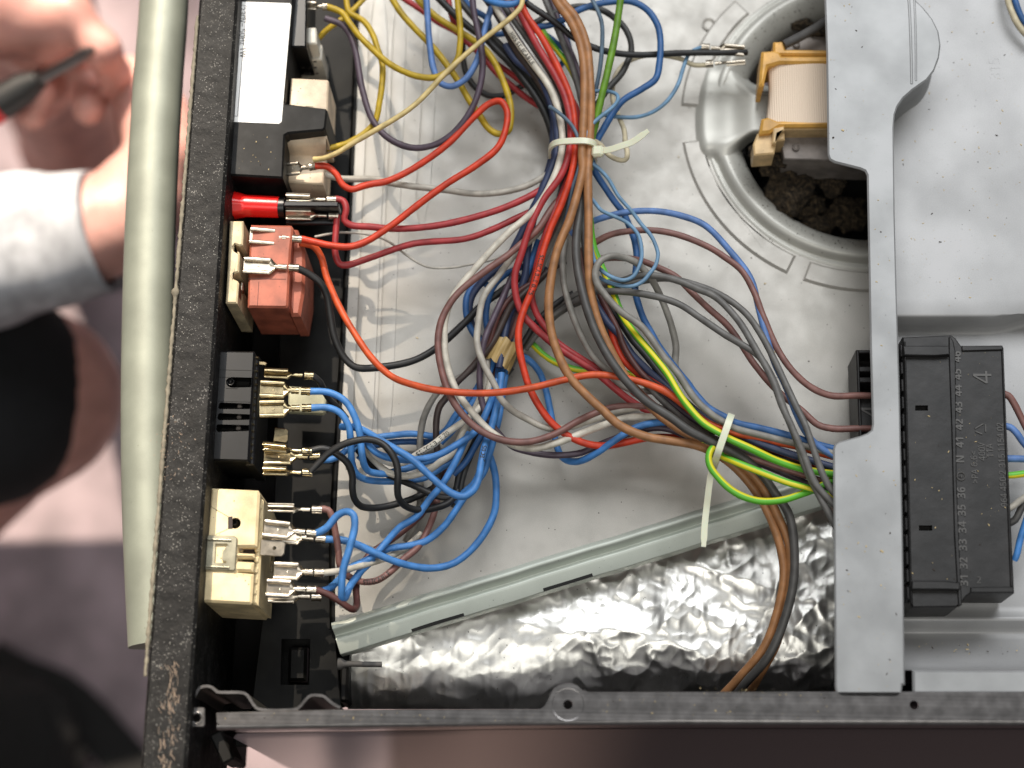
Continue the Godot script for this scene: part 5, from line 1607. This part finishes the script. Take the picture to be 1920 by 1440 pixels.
# ---------------------------------------------------------------- the person
# surface of a body: bones are [a, b, radius at a, radius at b]; joined smoothly; one vertex in each cell the surface crosses
func flesh(s: Shape, bones: Array, cell: float, k: float) -> void:
	var lo := Vector3.ONE * 1e9
	var hi := -lo
	for b in bones:
		var r: float = maxf(b[2], b[3]) + cell * 2.0
		for e in 2:
			lo = lo.min(b[e] - Vector3.ONE * r)
			hi = hi.max(b[e] + Vector3.ONE * r)
	var nx := int((hi.x - lo.x) / cell) + 2
	var ny := int((hi.y - lo.y) / cell) + 2
	var nz := int((hi.z - lo.z) / cell) + 2
	var d := PackedFloat32Array()
	d.resize(nx * ny * nz)
	d.fill(1.0)
	for b in bones:
		var a: Vector3 = b[0]
		var c: Vector3 = b[1]
		var ra: float = b[2]
		var rb: float = b[3]
		var r := maxf(ra, rb) + maxf(k, cell * 2.5)
		var l := ((a.min(c) - Vector3.ONE * r - lo) / cell).floor()
		var h := ((a.max(c) + Vector3.ONE * r - lo) / cell).ceil()
		var ac := c - a
		var al := maxf(ac.length_squared(), 1e-9)
		for x in range(maxi(0, int(l.x)), mini(nx, int(h.x) + 1)):
			for y in range(maxi(0, int(l.y)), mini(ny, int(h.y) + 1)):
				for z in range(maxi(0, int(l.z)), mini(nz, int(h.z) + 1)):
					var p := lo + Vector3(x, y, z) * cell - a
					var t := clampf(p.dot(ac) / al, 0.0, 1.0)
					var v := (p - ac * t).length() - lerpf(ra, rb, t)
					var i := (x * ny + y) * nz + z
					var o := d[i]
					if o > 0.9:
						d[i] = v
					else:
						var m := maxf(k - absf(o - v), 0.0) / k
						d[i] = minf(o, v) - m * m * k * 0.25
	var at_cell := {}
	var base := s.v.size()
	var offs := [0, nz * ny, nz, nz * ny + nz, 1, nz * ny + 1, nz + 1, nz * ny + nz + 1]
	var cor := [Vector3(0, 0, 0), Vector3(1, 0, 0), Vector3(0, 1, 0), Vector3(1, 1, 0), Vector3(0, 0, 1), Vector3(1, 0, 1), Vector3(0, 1, 1), Vector3(1, 1, 1)]
	var edges := [[0, 1], [2, 3], [4, 5], [6, 7], [0, 2], [1, 3], [4, 6], [5, 7], [0, 4], [1, 5], [2, 6], [3, 7]]
	for x in nx - 1:
		for y in ny - 1:
			for z in nz - 1:
				var i := (x * ny + y) * nz + z
				var neg := 0
				for q in offs:
					if d[i + q] < 0.0:
						neg += 1
				if neg == 0 or neg == 8:
					continue
				var sum := Vector3.ZERO
				var cnt := 0
				for e in edges:
					var da := d[i + offs[e[0]]]
					var db := d[i + offs[e[1]]]
					if (da < 0.0) != (db < 0.0):
						sum += (cor[e[0]] as Vector3).lerp(cor[e[1]], da / (da - db))
						cnt += 1
				var g := Vector3(d[i + offs[1]] + d[i + offs[3]] + d[i + offs[5]] + d[i + offs[7]] - d[i] - d[i + offs[2]] - d[i + offs[4]] - d[i + offs[6]],
					d[i + offs[2]] + d[i + offs[3]] + d[i + offs[6]] + d[i + offs[7]] - d[i] - d[i + offs[1]] - d[i + offs[4]] - d[i + offs[5]],
					d[i + offs[4]] + d[i + offs[5]] + d[i + offs[6]] + d[i + offs[7]] - d[i] - d[i + offs[1]] - d[i + offs[2]] - d[i + offs[3]])
				at_cell[i] = s.v.size()
				s.v.append(lo + (Vector3(x, y, z) + sum / cnt) * cell)
				s.n.append(g.normalized())
				s.t.append(Vector2.ZERO)
	for i in at_cell:
		for ax in [[ny * nz, nz, 1], [nz, 1, ny * nz], [1, ny * nz, nz]]:
			var far_: int = i + ax[0]
			if far_ >= d.size() or (d[i] < 0.0) == (d[far_] < 0.0):
				continue
			var c0 = at_cell.get(i)
			var c1 = at_cell.get(i - ax[1])
			var c2 = at_cell.get(i - ax[1] - ax[2])
			var c3 = at_cell.get(i - ax[2])
			if c0 == null or c1 == null or c2 == null or c3 == null:
				continue
			if d[i] < 0.0:
				s.ix.append_array([c0, c2, c1, c0, c3, c2])
			else:
				s.ix.append_array([c0, c1, c2, c0, c2, c3])

func chain(pts: Array, radii: Array) -> Array:
	var r := []
	for i in pts.size() - 1:
		r.append([pts[i], pts[i + 1], radii[i] * 0.001, radii[i + 1] * 0.001])
	return r

func v(x: float, y: float, z: float) -> Vector3:
	return Vector3(x, y, z) * 0.001

func build_person() -> void:
	var t := thing("person", "person in pale grey sleeves and black shorts crouching beside the door handle, hands busy", "person", v(-600, -860, -200))
	var w1 := at(-130, 10, -212)
	var w2 := at(232, 412, -250)
	var e1 := v(-470, -250, -300)
	var e2 := at(-310, 540, -275)
	var sh1 := v(-520, -50, -420)
	var sh2 := v(-520, -60, -90)
	var s := Shape.new()
	var bones := []
	bones += chain([v(-620, -420, -240), v(-590, -270, -250), v(-545, -120, -255), v(-520, -40, -255)], [150, 140, 150, 110])
	bones += [[v(-530, -60, -400), v(-530, -70, -110), 0.07, 0.07]]
	bones += chain([v(-515, -20, -255), v(-490, 70, -255)], [60, 52])
	bones += chain([v(-480, 110, -255), v(-455, 150, -255), v(-420, 120, -255)], [85, 92, 62])
	bones += chain([v(-395, 120, -255), v(-375, 105, -255)], [18, 12])
	bones += chain([v(-470, 130, -170), v(-475, 110, -165)], [22, 18])
	bones += chain([v(-470, 130, -340), v(-475, 110, -345)], [22, 18])
	bones += chain([sh1, e1, w1], [60, 46, 29])
	bones += chain([sh2, e2, w2], [60, 42, 27])
	bones += chain([v(-620, -420, -130), at(62, 745, -388), v(-540, -660, 20), v(-640, -800, 10)], [88, 46, 40, 34])
	bones += chain([v(-620, -420, -330), v(-360, -360, -430), v(-400, -770, -430), v(-310, -825, -430)], [88, 56, 42, 34])
	flesh(s, bones, 0.013, 0.03)
	# left hand, closed round a screwdriver
	var hb := []
	hb += chain([at(-190, -10, -205), w1, at(-40, 20, -216)], [31, 26, 27])
	var kn := [at(128, 26, -214), at(108, 52, -222), at(78, 72, -232), at(45, 86, -242)]
	for q in kn:
		hb.append([at(-30, 30, -222), q, 0.019, 0.0125])
	hb.append([at(-20, -10, -214), at(110, 0, -216), 0.02, 0.012])
	hb += chain([kn[0], at(190, 92, -222), at(214, 138, -242), at(226, 168, -258)], [11.5, 9.8, 8.6, 7.4])
	hb += chain([kn[1], at(140, 108, -262), at(178, 160, -272), at(166, 204, -252)], [11.5, 10, 9.4, 9.2])
	hb += chain([kn[2], at(96, 118, -274), at(112, 168, -272), at(76, 172, -250)], [11, 10, 9.4, 9.0])
	hb += chain([kn[3], at(64, 140, -278), at(84, 200, -274), at(60, 218, -254)], [10.5, 9.2, 8.8, 8.2])
	hb += chain([at(10, 70, -250), at(110, 110, -290), at(170, 150, -286), at(208, 162, -272)], [15, 12, 10.5, 8.6])
	flesh(s, hb, 0.0036, 0.006)
	# right hand, reaching up behind the handle
	hb = []
	hb += chain([at(150, 438, -252), w2, at(262, 372, -254)], [30, 26, 26])
	kn = [at(276, 292, -250), at(296, 282, -246), at(316, 284, -246), at(334, 294, -250)]
	for q in kn:
		hb.append([at(262, 360, -254), q, 0.019, 0.012])
	hb += chain([kn[0], at(264, 236, -252), at(248, 190, -258), at(238, 152, -262)], [11, 9.6, 8.6, 7.6])
	hb += chain([kn[1], at(282, 222, -248), at(262, 168, -256), at(241, 128, -262)], [11, 9.8, 8.8, 7.8])
	hb += chain([kn[2], at(308, 228, -248), at(292, 176, -254), at(270, 142, -262)], [10.5, 9.4, 8.4, 7.4])
	hb += chain([kn[3], at(332, 244, -252), at(326, 206, -258), at(312, 178, -264)], [9.5, 8.2, 7.4, 6.6])
	hb += chain([at(258, 352, -264), at(262, 300, -280), at(256, 246, -282), at(240, 205, -276)], [15, 12, 10.4, 8.6])
	flesh(s, hb, 0.0036, 0.006)
	var body_ := part("body", s, M.skin, t)
	for q in [[227, 166, -252], [240, 126, -256], [70, 164, -244], [240, 203, -268]]:
		var ns := Shape.new()
		ns.box(frame(at(q[0], q[1], q[2]), Vector3(1, 0, 1)), Vector3(0.009, 0.0012, 0.008), 0.0005)
		part("nail", ns, M.nail, t)
	# sleeves with folds: rings round the arms
	for arm in [[sh1, e1, e1.lerp(w1, 0.7), [72, 58, 40]], [sh2, e2, at(196, 430, -252), [72, 54, 34]]]:
		s = Shape.new()
		var line := curve(PackedVector3Array([arm[0], arm[1], arm[1].lerp(arm[2], 0.5), arm[2]]), 0.006)
		var rows := []
		var side := (line[1] - line[0]).cross(Vector3.UP).normalized()
		for i in line.size():
			var f := float(i) / (line.size() - 1)
			var tg := (line[mini(i + 1, line.size() - 1)] - line[maxi(i - 1, 0)]).normalized()
			side = (side - tg * side.dot(tg)).normalized()
			var up := side.cross(tg)
			var r := lerpf(arm[3][0], arm[3][1], minf(1.0, f * 2.0)) if f < 0.5 else lerpf(arm[3][1], arm[3][2], f * 2.0 - 1.0)
			if f > 0.93:
				r *= 0.97
			var row := PackedVector3Array()
			for j in 41:
				var a := TAU * j / 40.0
				var wob := 1.0 + 0.10 * sin(i * 0.75 + 1.6 * cos(a) + 0.5 * sin(2.0 * a)) * sin(f * PI) + 0.04 * sin(3.0 * a + i * 0.21)
				row.append(line[i] + (side * cos(a) + up * sin(a)) * r * 0.001 * wob)
			rows.append(row)
		var last: PackedVector3Array = rows[rows.size() - 1]
		var inner := PackedVector3Array()
		for q in last:
			inner.append(q.lerp(line[line.size() - 1], 0.12) - (line[line.size() - 1] - line[line.size() - 2]) * 0.6)
		rows.append(inner)
		s.grid(rows, true)
		part("sleeve", s, M.knit, t)
	s = Shape.new()
	flesh(s, chain([v(-620, -410, -250), v(-590, -265, -252), v(-545, -120, -255), v(-530, -70, -255)], [160, 150, 160, 130]) + [[v(-535, -70, -390), v(-535, -75, -120), 0.085, 0.085]], 0.016, 0.03)
	part("shirt", s, M.knit, t)
	s = Shape.new()
	var kn1 := at(48, 745, -362)
	flesh(s, chain([v(-620, -430, -180), v(-620, -420, -130), v(-620, -420, -130).lerp(kn1, 0.6), v(-620, -420, -130).lerp(kn1, 0.9)], [130, 108, 88, 69]) + chain([v(-620, -420, -330), v(-620, -420, -330).lerp(v(-360, -360, -430), 0.8)], [98, 70]), 0.013, 0.02)
	part("shorts", s, M.shorts, t)
	# screwdriver in the left hand
	var d := thing("screwdriver", "screwdriver with red and black grip and short steel blade held in the person's hand", "screwdriver", at(20, 190, -246))
	var a0 := at(-75, 240, -236)
	var a1 := at(48, 164, -228)
	var a2 := at(174, 93, -206)
	s = Shape.new()
	s.tube(PackedVector3Array([a0, a0.lerp(a1, 0.1), a0.lerp(a1, 0.5), a0.lerp(a1, 0.6)]), PackedFloat32Array([0.006, 0.009, 0.0095, 0.009]), 16)
	part("grip", s, M.tool_red, d)
	s = Shape.new()
	s.tube(PackedVector3Array([a0.lerp(a1, 0.6), a0.lerp(a1, 0.7), a1, a1.lerp(a2, 0.22)]), PackedFloat32Array([0.0094, 0.0095, 0.0085, 0.005]), 16)
	part("collar", s, M.tool_black, d)
	s = Shape.new()
	s.tube(PackedVector3Array([a1.lerp(a2, 0.2), a1.lerp(a2, 0.5), a1.lerp(a2, 0.9), a2]), PackedFloat32Array([0.003, 0.003, 0.0034, 0.002]), 14)
	part("blade", s, M.tool_steel, d)
	# bag on the floor behind
	var bag := thing("tool_bag", "black bag on the floor in the lower left corner, its strap lying toward the oven", "bag", at(40, 1420, -850))
	s = Shape.new()
	var rows := []
	var bc := at(-30, 1465, -820)
	var nz_ := noise(33, 5.0)
	for i in 21:
		var row := PackedVector3Array()
		for j in 37:
			var ph := PI * i / 20.0
			var th := TAU * j / 36.0
			var dd := Vector3(sin(ph) * cos(th), cos(ph), sin(ph) * sin(th))
			dd = Vector3(signf(dd.x) * pow(absf(dd.x), 0.7), signf(dd.y) * pow(absf(dd.y), 0.7), signf(dd.z) * pow(absf(dd.z), 0.7))
			row.append(bc + dd * Vector3(0.075, 0.04, 0.085) * (1.0 + 0.18 * nz_.get_noise_3dv(dd)))
		rows.append(row)
	s.grid(rows, true)
	part("pouch", s, M.bag, bag)
	var p := curve(PackedVector3Array([at(-20, 1240, -848), at(50, 1278, -832), at(110, 1300, -835), at(170, 1352, -845), at(230, 1420, -850), at(300, 1500, -852)]), 0.02)
	var up := []
	for q in p:
		up.append(Vector3(0.1, 1, 0))
	part("strap", strap(p, 0.036, 0.004, up), M.bag, bag)

# ---------------------------------------------------------------- crumbs and dust on the sheet metal
func build_crumbs() -> void:
	for kind in 2:
		var s := Shape.new()
		for q in [[1690, 1915, 0, 585, -22.0, 170], [1715, 1915, 1205, 1250, -29.0, 70], [1570, 1690, 830, 1300, 0.0, 60], [1640, 1670, 350, 800, 0.0, 26], [1555, 1670, 5, 300, 0.0, 40], [690, 1560, 60, 900, -44.9, 80], [1120, 1560, 1299, 1345, 0.0, 50], [1300, 1480, 1290, 1300, 1.0, 14], [1705, 1890, 650, 1100, -8.9, 50], [420, 1000, 1336, 1352, 0.0, 40], [440, 525, 245, 325, -2.0, 16]]:
			for i in int(q[5] * (1.0 if kind == 0 else 0.35)):
				var c := at(rng.randf_range(q[0], q[1]), rng.randf_range(q[2], q[3]), q[4] + 0.1)
				var f := Basis.from_euler(Vector3(rng.randf() * 0.5, rng.randf() * 6.0, rng.randf() * 0.5))
				var z := 0.00008 + 0.00032 * pow(rng.randf(), 3.0) * (2.0 if i % 23 == 0 else 1.0)
				s.box(Transform3D(f, c), Vector3(z, z * 0.6, z * rng.randf_range(0.8, 3.2)), z * 0.2)
		var o := single("crumbs" if kind == 0 else "dirt_specks", s, M.crumb if kind == 0 else M.dark_crumb, at(1400, 700, -20), "tiny pale crumbs and dust grains scattered over the metal sheets" if kind == 0 else "tiny dark specks of dirt scattered over the metal sheets", "crumbs" if kind == 0 else "dirt")
		o.set_meta("kind", "stuff")
